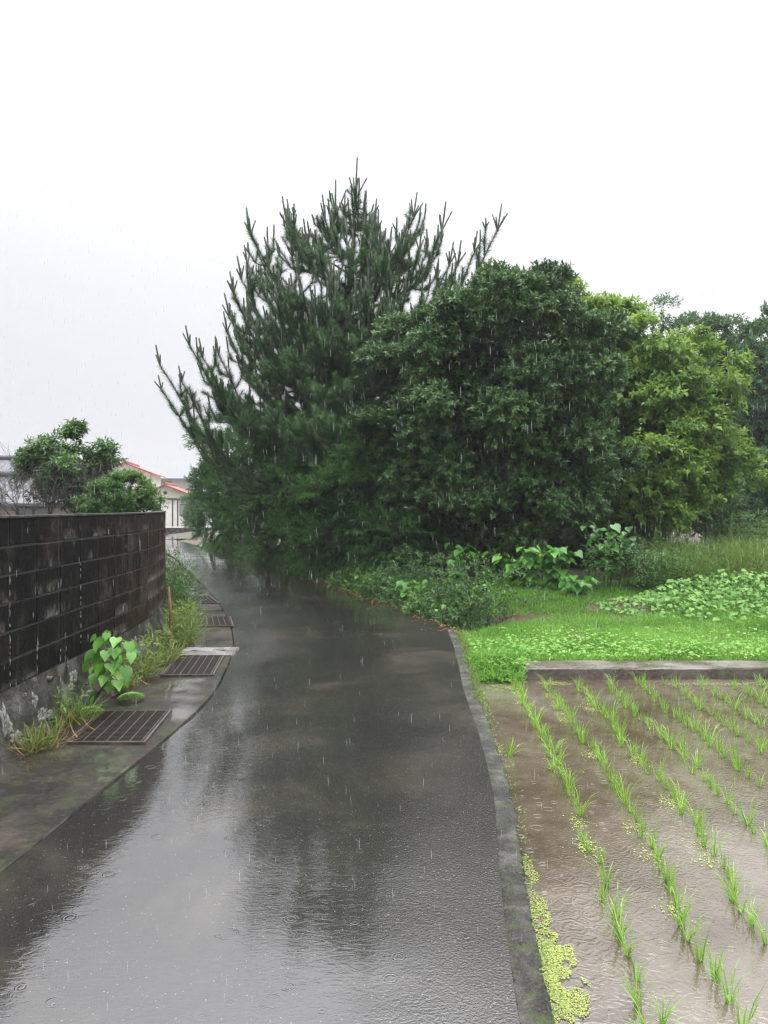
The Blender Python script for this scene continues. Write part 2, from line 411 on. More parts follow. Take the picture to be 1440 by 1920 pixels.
M_STEM = flat_mat('green_stem', (0.07, 0.10, 0.03), 0.5, 0.3, 20)
M_PINE = leaf_mat('pine_needle', (0.022, 0.062, 0.022), (0.056, 0.140, 0.044), (0.13, 0.250, 0.07), 0.5, 0.2, 0.25)
M_FUZZ = leaf_mat('candle_fuzz', (0.05, 0.075, 0.045), (0.085, 0.115, 0.07), (0.15, 0.17, 0.11), 0.6, 0.1, 0.1)
M_CANDLE = bark_mat('pine_candle', (0.03, 0.05, 0.026), (0.07, 0.10, 0.05))
M_EVER = leaf_mat('evergreen_leaf', (0.018, 0.060, 0.015), (0.068, 0.155, 0.040), (0.15, 0.27, 0.08), 0.36, 0.18, 0.5)
M_YEL = leaf_mat('yellow_green_leaf', (0.05, 0.130, 0.018), (0.155, 0.300, 0.038), (0.31, 0.44, 0.08), 0.42, 0.42, 0.3)
M_BACK = leaf_mat('grey_green_leaf', (0.028, 0.075, 0.024), (0.068, 0.155, 0.050), (0.13, 0.24, 0.08), 0.45, 0.25, 0.25)
M_FEATH = leaf_mat('feathery_leaf', (0.016, 0.058, 0.015), (0.052, 0.150, 0.036), (0.13, 0.27, 0.06), 0.5, 0.25, 0.2)
M_UNDER = leaf_mat('undergrowth_leaf', (0.018, 0.055, 0.012), (0.06, 0.15, 0.028), (0.17, 0.32, 0.06), 0.42, 0.25, 0.4)
M_BRIGHT = leaf_mat('bright_broad_leaf', (0.035, 0.12, 0.022), (0.085, 0.26, 0.04), (0.18, 0.42, 0.07), 0.36, 0.3, 0.5)
M_SEED = leaf_mat('young_lime_leaf', (0.05, 0.17, 0.018), (0.13, 0.34, 0.035), (0.24, 0.48, 0.07), 0.40, 0.3, 0.4)
M_PALE = leaf_mat('pale_vine_leaf', (0.05, 0.14, 0.025), (0.125, 0.29, 0.055), (0.24, 0.42, 0.10), 0.55, 0.3, 0.2)
M_GRASS = leaf_mat('lawn_grass', (0.06, 0.16, 0.02), (0.165, 0.39, 0.05), (0.32, 0.54, 0.12), 0.5, 0.35, 0.3)
M_TALL = leaf_mat('tall_grass', (0.05, 0.11, 0.018), (0.12, 0.22, 0.035), (0.26, 0.36, 0.085), 0.5, 0.3, 0.3)
M_WEED = leaf_mat('weed_leaf', (0.05, 0.115, 0.02), (0.12, 0.22, 0.04), (0.25, 0.30, 0.08), 0.5, 0.3, 0.3)
M_DRY = leaf_mat('dry_leaf', (0.14, 0.05, 0.02), (0.26, 0.11, 0.05), (0.42, 0.26, 0.12), 0.5, 0.2, 0.3)
M_RICE = leaf_mat('rice_blade', (0.10, 0.24, 0.018), (0.18, 0.38, 0.035), (0.32, 0.52, 0.08), 0.42, 0.3, 0.4)
M_DUCK = leaf_mat('duckweed', (0.15, 0.21, 0.035), (0.31, 0.38, 0.08), (0.46, 0.52, 0.16), 0.45, 0.15, 0.4)
M_CREAM = flat_mat('cream_wall', (0.62, 0.60, 0.46), 0.7, 0.08, 2)
M_WHITE = flat_mat('white_wall', (0.66, 0.63, 0.56), 0.7, 0.08, 2)
M_PINKW = flat_mat('pinkish_wall', (0.50, 0.42, 0.42), 0.7, 0.12, 2)
M_GREYW = flat_mat('grey_wall', (0.32, 0.31, 0.30), 0.7, 0.12, 2)
M_RED = flat_mat('red_roof', (0.34, 0.085, 0.06), 0.5, 0.2, 3)
M_SLATE = flat_mat('grey_roof', (0.11, 0.11, 0.12), 0.35, 0.3, 4)
M_DARK = flat_mat('dark_trim', (0.04, 0.038, 0.036), 0.5, 0.2, 5)
M_GLASS = flat_mat('window_pane', (0.25, 0.27, 0.28), 0.08, 0.1, 2)

# ------------------------------------------------------------------ ground plan
def spline(pts, n):
    pts = np.array(pts, float); t = np.concatenate([[0], np.cumsum(np.linalg.norm(np.diff(pts, axis=0), axis=1))])
    m = np.gradient(pts, t, axis=0)
    u = np.linspace(0, t[-1], n); k = np.clip(np.searchsorted(t, u, side='right') - 1, 0, len(pts) - 2)
    h = (t[k + 1] - t[k])[:, None]; s = ((u - t[k])[:, None]) / h
    return (2*s**3 - 3*s**2 + 1) * pts[k] + (s**3 - 2*s**2 + s) * h * m[k] + (-2*s**3 + 3*s**2) * pts[k+1] + (s**3 - s**2) * h * m[k+1]
LEFT = spline([(-1.95, -4), (-1.82, 1), (-1.68, 3.3), (-1.57, 4.4), (-1.50, 5.2), (-1.45, 6.4), (-1.55, 7.6), (-1.70, 8.7), (-1.98, 10), (-2.40, 11.6), (-3.0, 13.6), (-3.8, 16), (-5.0, 19.5), (-6.9, 25), (-9.6, 31), (-13.2, 37), (-18, 43)], 420)
RIGHT = spline([(0.40, -4), (0.38, 1), (0.42, 2.4), (0.50, 3.3), (0.60, 4.2), (0.66, 5.3), (0.69, 6.6), (0.76, 8), (0.80, 9), (0.80, 10.1), (0.5, 11.3), (0.0, 12.7), (-0.6, 14.3), (-1.2, 15.9), (-3.2, 21), (-5.1, 25.3), (-7.0, 30), (-9.6, 36), (-13, 43)], 420)
lx = lambda y: np.interp(y, LEFT[:, 1], LEFT[:, 0])
rx = lambda y: np.interp(y, RIGHT[:, 1], RIGHT[:, 0])
kerb_w = lambda y: 0.105 + 0.0 * np.asarray(y)
kx = lambda y: rx(y) + kerb_w(y)               # outer edge of the kerb
PADDY_Z, BANK_Y, BANK_D = -0.15, 7.78, 0.38

def hgt(x, y):
    x = np.asarray(x, float); y = np.asarray(y, float)
    z = -0.055 + 0.015 * vnoise(np.stack([x, y], -1), 0.5, 3)
    right = x - kx(y)
    hed = np.clip((right - 0.25) / 1.5, 0, 1) * np.clip((y - 9.5) / 4, 0, 1)
    z = z + 0.22 * hed
    z = np.where((right > -0.06) & (y < BANK_Y + 0.15), -0.42, z)
    left = lx(y) - x
    z = np.where((left > 1.32) & (y < 12), z + 0.25, z)
    return z
axis_x = np.unique(np.round(np.concatenate([np.arange(-4, 9, 0.12), np.arange(-30, 30, 1.0), [-900, -400, -200, -100, -60, -40, 40, 60, 100, 200, 400, 900]]), 3))
axis_y = np.unique(np.round(np.concatenate([np.arange(-4, 16, 0.12), np.arange(16, 60, 0.8), [-60, -30, -12, 80, 120, 200, 400, 900, 1600]]), 3))
gx, gy = np.meshgrid(axis_x, axis_y, indexing='ij')
gv = np.stack([gx, gy, hgt(gx, gy)], -1)
tag(MB().grid(gv).build('ground', M_GROUND), 'dark soil and moss ground around the lane', None, None, 'structure')

# road: one strip with a slight camber and shallow dips
ya = np.concatenate([np.linspace(-4, 12, 220), np.linspace(12.1, 43, 200)])
s_ = np.linspace(0, 1, 26)
xx = lx(ya)[:, None] * (1 - s_) + rx(ya)[:, None] * s_
yy = np.broadcast_to(ya[:, None], xx.shape)
pz = 0.0035 * vnoise(np.stack([xx, yy], -1), 0.9, 8) + 0.008 - 0.013 * np.clip(1 - s_ / .78, 0, 1) ** 1.6 
sf = np.broadcast_to((s_[:-1] + s_[1:])[None] / 2, (len(ya) - 1, 25)).ravel()
tag(MB().grid(np.stack([xx, yy, pz], -1), sf).build('road', M_ROAD), 'wet dark asphalt lane bending left', None, None, 'structure')

# cross road and pale yard at the far end
tag(MB().grid(np.stack(np.meshgrid(np.linspace(-70, -4, 30), np.linspace(37.5, 47.4, 5), indexing='ij') + [np.full((30, 5), 0.02)], -1)).build('cross_road', M_ROAD), 'wet road crossing at the end of the lane', None, None, 'structure')
tag(MB().grid(np.stack(np.meshgrid(np.linspace(-70, -4, 30), np.linspace(48, 90, 20), indexing='ij') + [np.full((30, 20), 0.03)], -1)).build('yard', M_YARD), 'pale wet yard before the far houses', None, None, 'structure')

# gutter strip on the left between wall foot and asphalt
yg = np.concatenate([np.linspace(-4, 12, 200), np.linspace(12.1, 16, 40)])
wst = np.interp(yg, [-4, 3, 6, 8.5, 10.5, 13, 16], [0.95, 0.95, 0.85, 0.72, 0.62, 0.5, 0.35])
sg = np.linspace(0, 1, 14)
xe = lx(yg)[:, None] + 0.0 - wst[:, None] * sg
ed = 0.003 * vnoise(np.stack([yg, yg * 0], -1), 3.0, 4)
xe[:, 0] += ed; xe[:, 1] = xe[:, 0] - 0.015
zz = 0.004 + 0.006 * vnoise(np.stack([xe, np.broadcast_to(yg[:, None], xe.shape)], -1), 1.4, 5)
zz[:, 0] = -0.03
tag(MB().grid(np.stack([xe, np.broadcast_to(yg[:, None], xe.shape), zz], -1), smooth=False).build('gutter_strip', M_GUT), 'mossy wet concrete strip over the gutter', None, None, 'structure')

# kerb: concrete edge between asphalt and paddy
yk = np.linspace(-2, 10.0, 900)
prof = [(-0.03, -0.02), (0.0, 0.006), (0.03, 0.010), (0.06, 0.012), (0.093, 0.010), (0.104, 0.002), (0.112, -0.06), (0.118, -0.42)]
kv = np.zeros((len(yk), len(prof), 3))
for j, (o, z) in enumerate(prof):
    kv[:, j, 0] = rx(yk) + o * (1 + 0.05 * np.sin(yk * 0.9)) + 0.003 * vnoise(np.stack([yk, np.full_like(yk, j * 0.37)], -1), 4.0, 6) + 0.005 * vnoise(np.stack([yk, np.full_like(yk, j * 0.9)], -1), 26.0, 7)
    kv[:, j, 1] = yk
    kv[:, j, 2] = z + (0.005 * vnoise(np.stack([yk, np.full_like(yk, j * 0.5)], -1), 7.0, 9) if 0 < j < 6 else 0)
tag(MB().grid(kv, smooth=False).build('kerb', M_KERB), 'worn mossy concrete kerb between asphalt and rice paddy', None, None, 'structure')

# paddy water
yw = np.linspace(-4, BANK_Y + 0.05, 60)
sw = np.linspace(0, 1, 60)
xw = (kx(yw)[:, None] - 0.02) * (1 - sw) + 26 * sw
tag(MB().grid(np.stack([xw, np.broadcast_to(yw[:, None], xw.shape), np.full(xw.shape, PADDY_Z)], -1)).build('paddy_water', M_WATER), 'muddy rippled water of the flooded rice paddy', None, None, 'structure')

# ------------------------------------------------------------------ concrete bank wall of the paddy
root = empty('retaining_wall', (1.45, BANK_Y, -0.1), 'low concrete bank wall between flooded paddy and bright green grass', 'wall')
xb = np.linspace(1.40, 26, 160)
pv = np.zeros((160, 6, 3))
for j, (o, z) in enumerate([(0.0, -0.45), (0.0, -0.05), (0.012, -0.034), (0.30, -0.030), (BANK_D, -0.036), (BANK_D, -0.45)]):
    pv[:, j, 0] = xb; pv[:, j, 1] = BANK_Y + o + 0.006 * vnoise(np.stack([xb, xb * 0 + j], -1), 2.0, 3) + 0.003 * (xb - 1.4); pv[:, j, 2] = z + 0.004 * vnoise(np.stack([xb, xb * 0 + j], -1), 3.0, 5)
mb = MB().grid(pv, smooth=False)
mb.add(pv[0], [[5, 4, 3, 2, 1, 0]])
mb.build('wall_body', M_BANK, root)

# ------------------------------------------------------------------ block wall
WX = -2.5; WY0, WYC, WR = 2.35, 7.07, 12.4
BL, BH, Z0, THK = 0.40, 0.19, 0.385, 0.12
def wall_pt(sv):                                     # along-wall distance from WY0 -> point, direction, outward normal
    ln = WYC - WY0
    if sv <= ln: return np.array([WX, WY0 + sv]), 0.0
    a = (sv - ln) / WR
    return np.array([WX - WR * (1 - cos(a)), WYC + WR * sin(a)]), a
root = empty('block_wall', (WX, 5, 0), 'dark wet concrete block wall curving away beside the lane', 'wall')
bm_, mm_, cm_ = MB(), MB(), MB()
ncol = 24
def wall_box(mb, s0, s1, o0, o1, z0, z1, tint, bevel):
    (p0, a0), (p1, a1) = wall_pt(s0), wall_pt(s1)
    d = nrm(p1 - p0); n = np.array([d[1], -d[0]])
    ln = np.linalg.norm(p1 - p0); rz = math.atan2(d[1], d[0]); c = (p0 + p1) / 2 + n * (o0 + o1) / 2
    mb.box((c[0] - ln / 2, c[1] - (o1 - o0) / 2, z0), (c[0] + ln / 2, c[1] + (o1 - o0) / 2, z1), tint, 0, 0, 0)
    # rotate the last box about its own centre
    n8 = 8
    V = mb.V[-1]; cc = np.array([c[0], c[1], 0]); m = np.array([[cos(rz), -sin(rz), 0], [sin(rz), cos(rz), 0], [0, 0, 1]])
    mb.V[-1] = (V - cc) @ m.T + cc
for i in range(ncol):
    s0 = i * BL - 0.02
    for k in range(6):
        brown = np.clip((s0 + WY0 - 6.6) / 1.2, 0, 1)
        tint = float(np.clip(brown * 0.95 + rng.normal(0, 0.14) + (0.25 if rng.random() < 0.10 else 0), 0, 1))
        j = float(np.clip(0.0015 * rng.normal(), -.002, .003))
        wall_box(bm_, s0 + 0.005, s0 + BL - 0.005, -THK, 0.0 + j, Z0 + k * BH + 0.004, Z0 + (k + 1) * BH - 0.004, tint, 0)
    wall_box(mm_, s0, s0 + BL + 0.002, -THK + 0.006, -0.006, Z0 - 0.01, Z0 + 6 * BH - 0.003, 0.5, 0)
    wall_box(cm_, s0, s0 + BL + 0.004, -THK - 0.008, 0.007, Z0 + 6 * BH, Z0 + 6 * BH + 0.014, 0.5, 0)
ob = bm_.build('blockwork', M_BLOCK, root)
bv = ob.modifiers.new('bevel', 'BEVEL'); bv.width = 0.006; bv.segments = 1
mm_.build('mortar', M_MORTAR, root)
cm_.build('coping', M_KERB, root)
# lime runs out of a few joints
lm = MB()
def wall_xyz(sv, o, z):
    p, a = wall_pt(sv); n = np.array([cos(a), sin(a)]); q = p + n * o
    return np.array([q[0], q[1], z])
for i, (col, zt, zb) in enumerate([(7, 1.20, 0.62), (7, 0.60, 0.40), (10, 1.14, 0.46), (8, 0.60, 0.38), (9, 0.50, 0.36)]):
    sv = col * BL - 0.02
    z = zt
    while z > zb:
        ln = U(0.01, 0.07)
        lm.tube([wall_xyz(sv, 0.001, z), wall_xyz(sv, 0.003, z - ln * .5), wall_xyz(sv, 0.001, z - ln)], [0.001, U(0.0012, 0.0034), 0.0008], 5)
        z -= ln + U(0.004, 0.05)
lm.build('lime_run', M_LIME, root)
# rough footing below the blocks
sv = np.linspace(0, ncol * BL, 260); tz = np.linspace(0, 1, 22)
fv = np.zeros((260, 22, 3))
for i, s1 in enumerate(sv):
    for j, t in enumerate(tz):
        o = 0.005 + 0.14 * (1 - t) ** 1.6
        q = wall_xyz(s1, o, -0.05 + t * (Z0 + 0.05))
        fv[i, j] = q
nz = vnoise(fv.reshape(-1, 3), 2.6, 21).reshape(260, 22) * 0.022 + vnoise(fv.reshape(-1, 3), 9, 22).reshape(260, 22) * 0.008
fv[..., 0] += nz * np.clip((1 - tz) * 4, 0, 1)[None]
fo = MB().grid(fv).build('footing', M_FOOT, root)
# lichen crusts on the footing: thick irregular discs following its face
li = MB()
def crust(sc, zc, rs, rz_, seed):
    n, m = 30, 5
    a = np.linspace(0, 2 * pi, n, endpoint=False)
    rad = 1 + 0.25 * vnoise(np.stack([np.cos(a), np.sin(a), a * 0 + seed], -1), 2.4, seed) + rng.normal(0, .16, n)
    V = []
    for j in range(m):
        f = (1 - j / (m - 1)) 
        for k in range(n):
            s1 = sc + rs * rad[k] * f * cos(a[k]); z = zc + rz_ * rad[k] * f * sin(a[k])
            t = np.clip((z + 0.05) / (Z0 + 0.05), 0, 1); o = 0.008 + 0.14 * (1 - t) ** 1.6 + (0.004 if j else -0.03) + 0.003 * rng.normal() * (j > 0)
            q = wall_xyz(s1, o - .008 + .003 * (j > 0), z); q0 = wall_xyz(s1, o - .02, z)
            q[0] += (vnoise(q0[None], 2.6, 21)[0] * .022 + vnoise(q0[None], 9, 22)[0] * .008) * min(1, (1 - t) * 4); V.append(q)
    Fq = [[j * n + k, j * n + (k + 1) % n, (j + 1) * n + (k + 1) % n, (j + 1) * n + k] for j in range(m - 1) for k in range(n)]
    li.add(np.array(V), Fq, 0.5, 0, True)
for sc, zc, rs, rz_ in [(2.62, 0.20, 0.07, 0.13), (2.70, 0.07, 0.09, 0.08), (3.05, 0.24, 0.05, 0.06), (3.10, 0.13, 0.09, 0.05), (3.2, 0.10, 0.07, 0.04), (3.78, 0.24, 0.09, 0.06), (3.70, 0.18, 0.06, 0.04), (5.0, 0.28, 0.08, 0.05), (2.3, 0.18, 0.12, 0.1), (2.95, 0.30, 0.03, 0.02), (5.4, 0.25, 0.05, 0.05)]:
    crust(sc, zc, rs, rz_, int(sc * 100))
li.build('lichen', M_LICHEN, fo)
p = wall_xyz(3.33, 0.0, 0.33)
dp = MB(); a = np.arange(12) / 12 * 2 * pi
dp.tube([p + [-0.02, 0, 0.0], p + [0.05, 0, -0.006]], [0.022, 0.022], 12).tube([p + [0.051, 0, -0.006], p + [0.03, 0, -0.004]], [0.017, 0.017], 12, 0.5, 1)  # inner plug coloured dark for the shade in the bore
dp.build('drain_pipe', [M_STEEL, M_HOLE_SHADE], fo)

# ------------------------------------------------------------------ gutter grates and lid
def grate(x0, x1, y0, y1, skew, label, nb, nr):
    root = empty('drain_grate', ((x0 + x1) / 2, y0, 0.03), label, 'drain grate', 'steel grates over the roadside gutter')
    sh = lambda x, y: x + skew * (y - y0)
    def bar(mb, pa, pb, w, z0, z1, mat=0):
        pa, pb = np.array(pa), np.array(pb); d = nrm(pb - pa); n = np.array([-d[1], d[0]]) * w / 2
        c = [pa - n, pb - n, pb + n, pa + n]
        V = np.array([[*q, z0] for q in c] + [[*q, z1] for q in c])
        mb.add(V, [[3, 2, 1, 0], [4, 5, 6, 7], [0, 1, 5, 4], [1, 2, 6, 5], [2, 3, 7, 6], [3, 0, 4, 7]], 0.5, mat)
    fr, ba, cr, pit_shade = MB(), MB(), MB(), MB()
    z = 0.021
    for pa, pb in (((sh(x0, y0), y0), (sh(x0, y1), y1)), ((sh(x1, y0), y0), (sh(x1, y1), y1)), ((sh(x0, y0) - .012, y0), (sh(x1, y0) + .012, y0)), ((sh(x0, y1) - .012, y1), (sh(x1, y1) + .012, y1))):
        bar(fr, pa, pb, 0.016, 0.0, z + 0.002)
    for k in range(1, nr):
        y = y0 + (y1 - y0) * k / nr; bar(ba, (sh(x0, y) + .01, y), (sh(x1, y) - .01, y), 0.007, 0.018, z)
    for k in range(0, nb + 1):
        x = x0 + 0.022 + (x1 - x0 - 0.044) * k / nb; bar(cr, (sh(x, y0), y0 + .01), (sh(x, y1), y1 - .01), 0.006, 0.0195, z + 0.003)
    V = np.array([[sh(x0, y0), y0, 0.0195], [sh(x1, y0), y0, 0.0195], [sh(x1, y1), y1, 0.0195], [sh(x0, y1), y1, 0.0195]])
    pit_shade.add(V - [0, 0, 0.004], [[0, 1, 2, 3]])  # flat sheet just under the bars, shade of the gutter put into its colour
    fr.build('frame', M_STEEL, root); ba.build('bar', M_RUST, root); cr.build('cross_bar', M_STEEL, root); pit_shade.build('pit_shade', M_HOLE_SHADE, root)
grate(-2.13, -1.61, 5.15, 5.95, -0.06, 'large rusty grate nearest the lime green seedling', 6, 26)
grate(-2.09, -1.61, 7.22, 8.16, -0.10, 'steel grate touching the pale concrete lid', 6, 30)
grate(-2.52, -2.0, 10.2, 11.05, -0.25, 'steel grate just beyond the rust brown stake', 6, 24)
grate(-3.12, -2.70, 12.6, 13.6, -0.38, 'farthest steel grate beside the leafy weeds at the bend', 6, 24)
ld = MB().box((-2.22, 8.20, -0.02), (-1.62, 8.62, 0.026), 0.5, 0, 0, 0.008)
for x in (-2.08, -1.76): ld.box((x - 0.03, 8.38, 0.0262), (x + 0.03, 8.43, 0.0285), 0.5, 1)  # slots are raised dark pads, the holes' shade is their colour
for x in np.linspace(-1.70, -1.63, 4): ld.box((x - .004, 8.22, 0.0262), (x + .004, 8.60, 0.029), 0.5, 2)
tag(ld.build('gutter_lid', [M_LID, M_HOLE_SHADE, M_STEEL]), 'pale concrete gutter lid with two dark lifting slots', 'gutter lid')
st = MB(); p0 = G(321, 1218); p1 = W(316, 1100, p0[1] + .05)
st.tube([p0 + [0, 0, -.1], p0 * .5 + p1 * .5 + [0.01, 0, 0], p1], [0.025, 0.021, 0.010], 8)
tag(st.build('stake', M_STAKE), 'thin rust brown stake standing in weeds at the wall end', 'stake')

# ------------------------------------------------------------------ plants: generic builders
def perp(A):
    A = nrm(A); ref = np.where(np.abs(A[:, 2:3]) > 0.9, [[1.0, 0, 0]], [[0, 0, 1.0]])
    u = nrm(np.cross(ref, A)); return u, np.cross(A, u)
def sprigs(mb, C, A, n, L, leaf, wid, tpl, tint, th=(0.6, 1.2), droop=0.2, mat=0, pinnate=False, nup=0.6):
    M = len(C); A = nrm(A); u, v = perp(A)
    rep = lambda q: np.repeat(q, n, axis=0)
    k = np.tile(np.arange(n), M)
    t = (k + U(0, 1, M * n)) / n
    Ls = rep(U(0.7, 1.25, M)) * L
    if pinnate:
        side = np.where(k % 2 == 0, 1.0, -1.0)
        hor = nrm(np.cross(A, np.tile([[0, 0, 1.0]], (M, 1))) + rng.normal(0, .15, (M, 3)))
        dr = rep(hor) * side[:, None]
        ang = np.where(k == n - 1, 0.05, U(0.75, 1.15, M * n))
        nn = rep(nrm(np.cross(hor, A)))
        nn = np.where(nn[:, 2:3] < 0, -nn, nn)
        N = nn + rng.normal(0, 0.3, (M * n, 3))
    else:
        az = k * 2.39996 + rep(U(0, 6.28, M)); dr = rep(u) * np.cos(az)[:, None] + rep(v) * np.sin(az)[:, None]
        ang = U(th[0], th[1], M * n) * (1.15 - 0.5 * t)
        N = rep(A) + [0, 0, nup] + rng.normal(0, 0.25, (M * n, 3))
    D = rep(A) * np.cos(ang)[:, None] + dr * np.sin(ang)[:, None]
    D[:, 2] -= droop * U(0.5, 1.5, M * n)
    P = rep(C) + rep(A) * (t * Ls)[:, None] - np.array([0, 0, 1.0]) * (droop * 0.3 * t * t * Ls)[:, None]
    sz = U(0.7, 1.25, M * n)
    ti = np.clip(rep(np.broadcast_to(tint, (M,))) + rng.normal(0, 0.20, M * n) + 0.15 * (t - 0.5), 0, 1)
    mb.leaves(P, D, N, leaf * sz, wid * sz, tpl, ti, mat)
def lobes(spec, Y0):                                # (px, py, radius px [, flatten], dY)
    out = []
    for q in spec:
        px, py, rp = q[:3]; fl = q[3] if len(q) > 3 else 1.0; dy = q[4] if len(q) > 4 else 0.0
        Y = Y0 + dy; c = W(px, py, Y); r = rp * Y / F_PX
        out.append((c, np.array([r, r * 0.95, r * fl])))
    return out
def crown_pts(lbs, dens, lo=0.78, hi=1.06, bump=0.16, freq=1.4, seed=0, floor=0.25, keep_back=0.45):
    Cs, As = [], []
    for i, (c, r) in enumerate(lbs):
        area = 4 * pi * ((r[0] * r[1]) ** 1.6 / 3 + (r[0] * r[2]) ** 1.6 / 3 + (r[1] * r[2]) ** 1.6 / 3) ** (1 / 1.6)
        n = int(area * dens)
        d = nrm(rng.normal(size=(n, 3)))
        f = U(lo, hi, n)
        p = c + d * r * f[:, None]
        nz = vnoise(p, freq, seed); p = p + d * r.mean() * (bump * nz)[:, None]
        keep = p[:, 2] > floor
        for j, (c2, r2) in enumerate(lbs):
            if j != i: keep &= (np.linalg.norm((p - c2) / r2, axis=1) > 0.72)
        keep &= (d[:, 1] < 0.35) | (rng.random(n) < keep_back)
        keep &= (nz > -0.55) | (rng.random(n) < 0.35)
        Cs.append(p[keep]); As.append(nrm(d / r * r.mean())[keep])
    return np.concatenate(Cs), np.concatenate(As)
def boughs(lbs, dens, bd=2.3, rb=(.26, .50), flat=.68, floor=.25, keep_back=.45, bump=.16, freq=1.4, seed=0, lo=.80, hi=1.06, out=.75, upb=.55):
    B, O = crown_pts(lbs, bd, lo, hi, bump, freq, seed, floor, keep_back)
    r = U(rb[0], rb[1], len(B))
    n = np.maximum(3, (dens * 2.3 * r ** 2).astype(int)); ix = np.repeat(np.arange(len(B)), n)
    d = nrm(nrm(rng.normal(size=(len(ix), 3))) + O[ix] * out + [0, 0, upb])
    p = B[ix] + d * (r[ix] * U(.55, 1.05, len(ix)))[:, None] * [1, 1, flat]
    k = p[:, 2] > floor * .6
    return p[k], nrm(d + O[ix] * .4)[k], rng.normal(0, .10, len(B))[ix][k]
def fill_pts(lbs, dens, floor):
    Cs, As = [], []
    for c, r in lbs:
        n = int(dens * 9 * (r[0] * r[2])); d = nrm(rng.normal(size=(n, 3))); p = c + d * r * U(.15, .74, n)[:, None]
        k = p[:, 2] > floor; Cs.append(p[k]); As.append(d[k])
    return np.concatenate(Cs), np.concatenate(As)
def limbs(base, lbs, r0, mat, parent, frac=0.85, sides=8, name='trunk'):
    mb = MB(); base = np.asarray(base, float)
    cen = np.mean([c for c, r in lbs], axis=0)
    top = np.array([base[0] * .4 + cen[0] * .6, base[1] * .5 + cen[1] * .5, base[2] * .35 + cen[2] * .65])
    mid = (base + top) / 2 + np.array([U(-.12, .12), U(-.1, .1), 0])
    tr = spline([base - [0, 0, .3], base + [0, 0, .15], mid, top], 14)
    mb.tube(tr, np.linspace(r0 * 1.25, r0 * 0.5, 14), sides)
    for c, r in lbs:
        k = int(U(5, 13)); a = tr[k]; e = a + (c - a) * 1.05
        m = (a + e) / 2 + rng.normal(0, .12, 3) + [0, 0, .15]
        br = spline([a, m, e], 9); mb.tube(br, np.linspace(r0 * .42, r0 * .10, 9), 6)
        for _ in range(3):
            a2 = br[int(U(3, 8))]; e2 = c + nrm(rng.normal(size=3)) * r * 0.9
            mb.tube(spline([a2, (a2 + e2) / 2 + rng.normal(0, .08, 3), e2], 7), np.linspace(r0 * .16, r0 * .04, 7), 5)
    return mb.build(name, mat, parent)
def tree(name, base, lbs, label, cat, group, mat, dens, n, L, leaf, wid, tpl=KITE, r0=0.1, bark=None, tint_f=None, inner=0.5, **kw):
    ck = {k: kw.pop(k) for k in ('lo', 'hi', 'bump', 'freq', 'seed', 'floor', 'keep_back') if k in kw}
    up_bias = kw.pop('up', 0.35)
    root = empty(name, base, label, cat, group)
    bk = {k: kw.pop(k) for k in ('bd', 'rb', 'flat', 'out', 'upb') if k in kw}
    C, A, bt = boughs(lbs, dens, **bk, **ck)
    A = nrm(A + [0, 0, up_bias] + rng.normal(0, 0.30, A.shape))
    ti = (0.45 + 0.16 * vnoise(C, 1.1, 40) + rng.normal(0, 0.06, len(C)) if tint_f is None else tint_f(C)) + bt
    mb = MB()
    sprigs(mb, C, A, n, L, leaf, wid, tpl, ti, **kw)
    if inner:                                       # fill leaves deeper in the crown, tinted dark for the interior shade
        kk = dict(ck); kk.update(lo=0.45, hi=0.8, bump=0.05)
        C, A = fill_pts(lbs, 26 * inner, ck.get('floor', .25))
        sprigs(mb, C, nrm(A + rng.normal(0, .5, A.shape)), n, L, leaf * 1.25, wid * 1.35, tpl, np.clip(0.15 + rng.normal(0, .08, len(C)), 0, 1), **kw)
    mb.build('crown', mat, root)
    limbs(base, lbs, r0, bark or M_BARK, root)
    return root

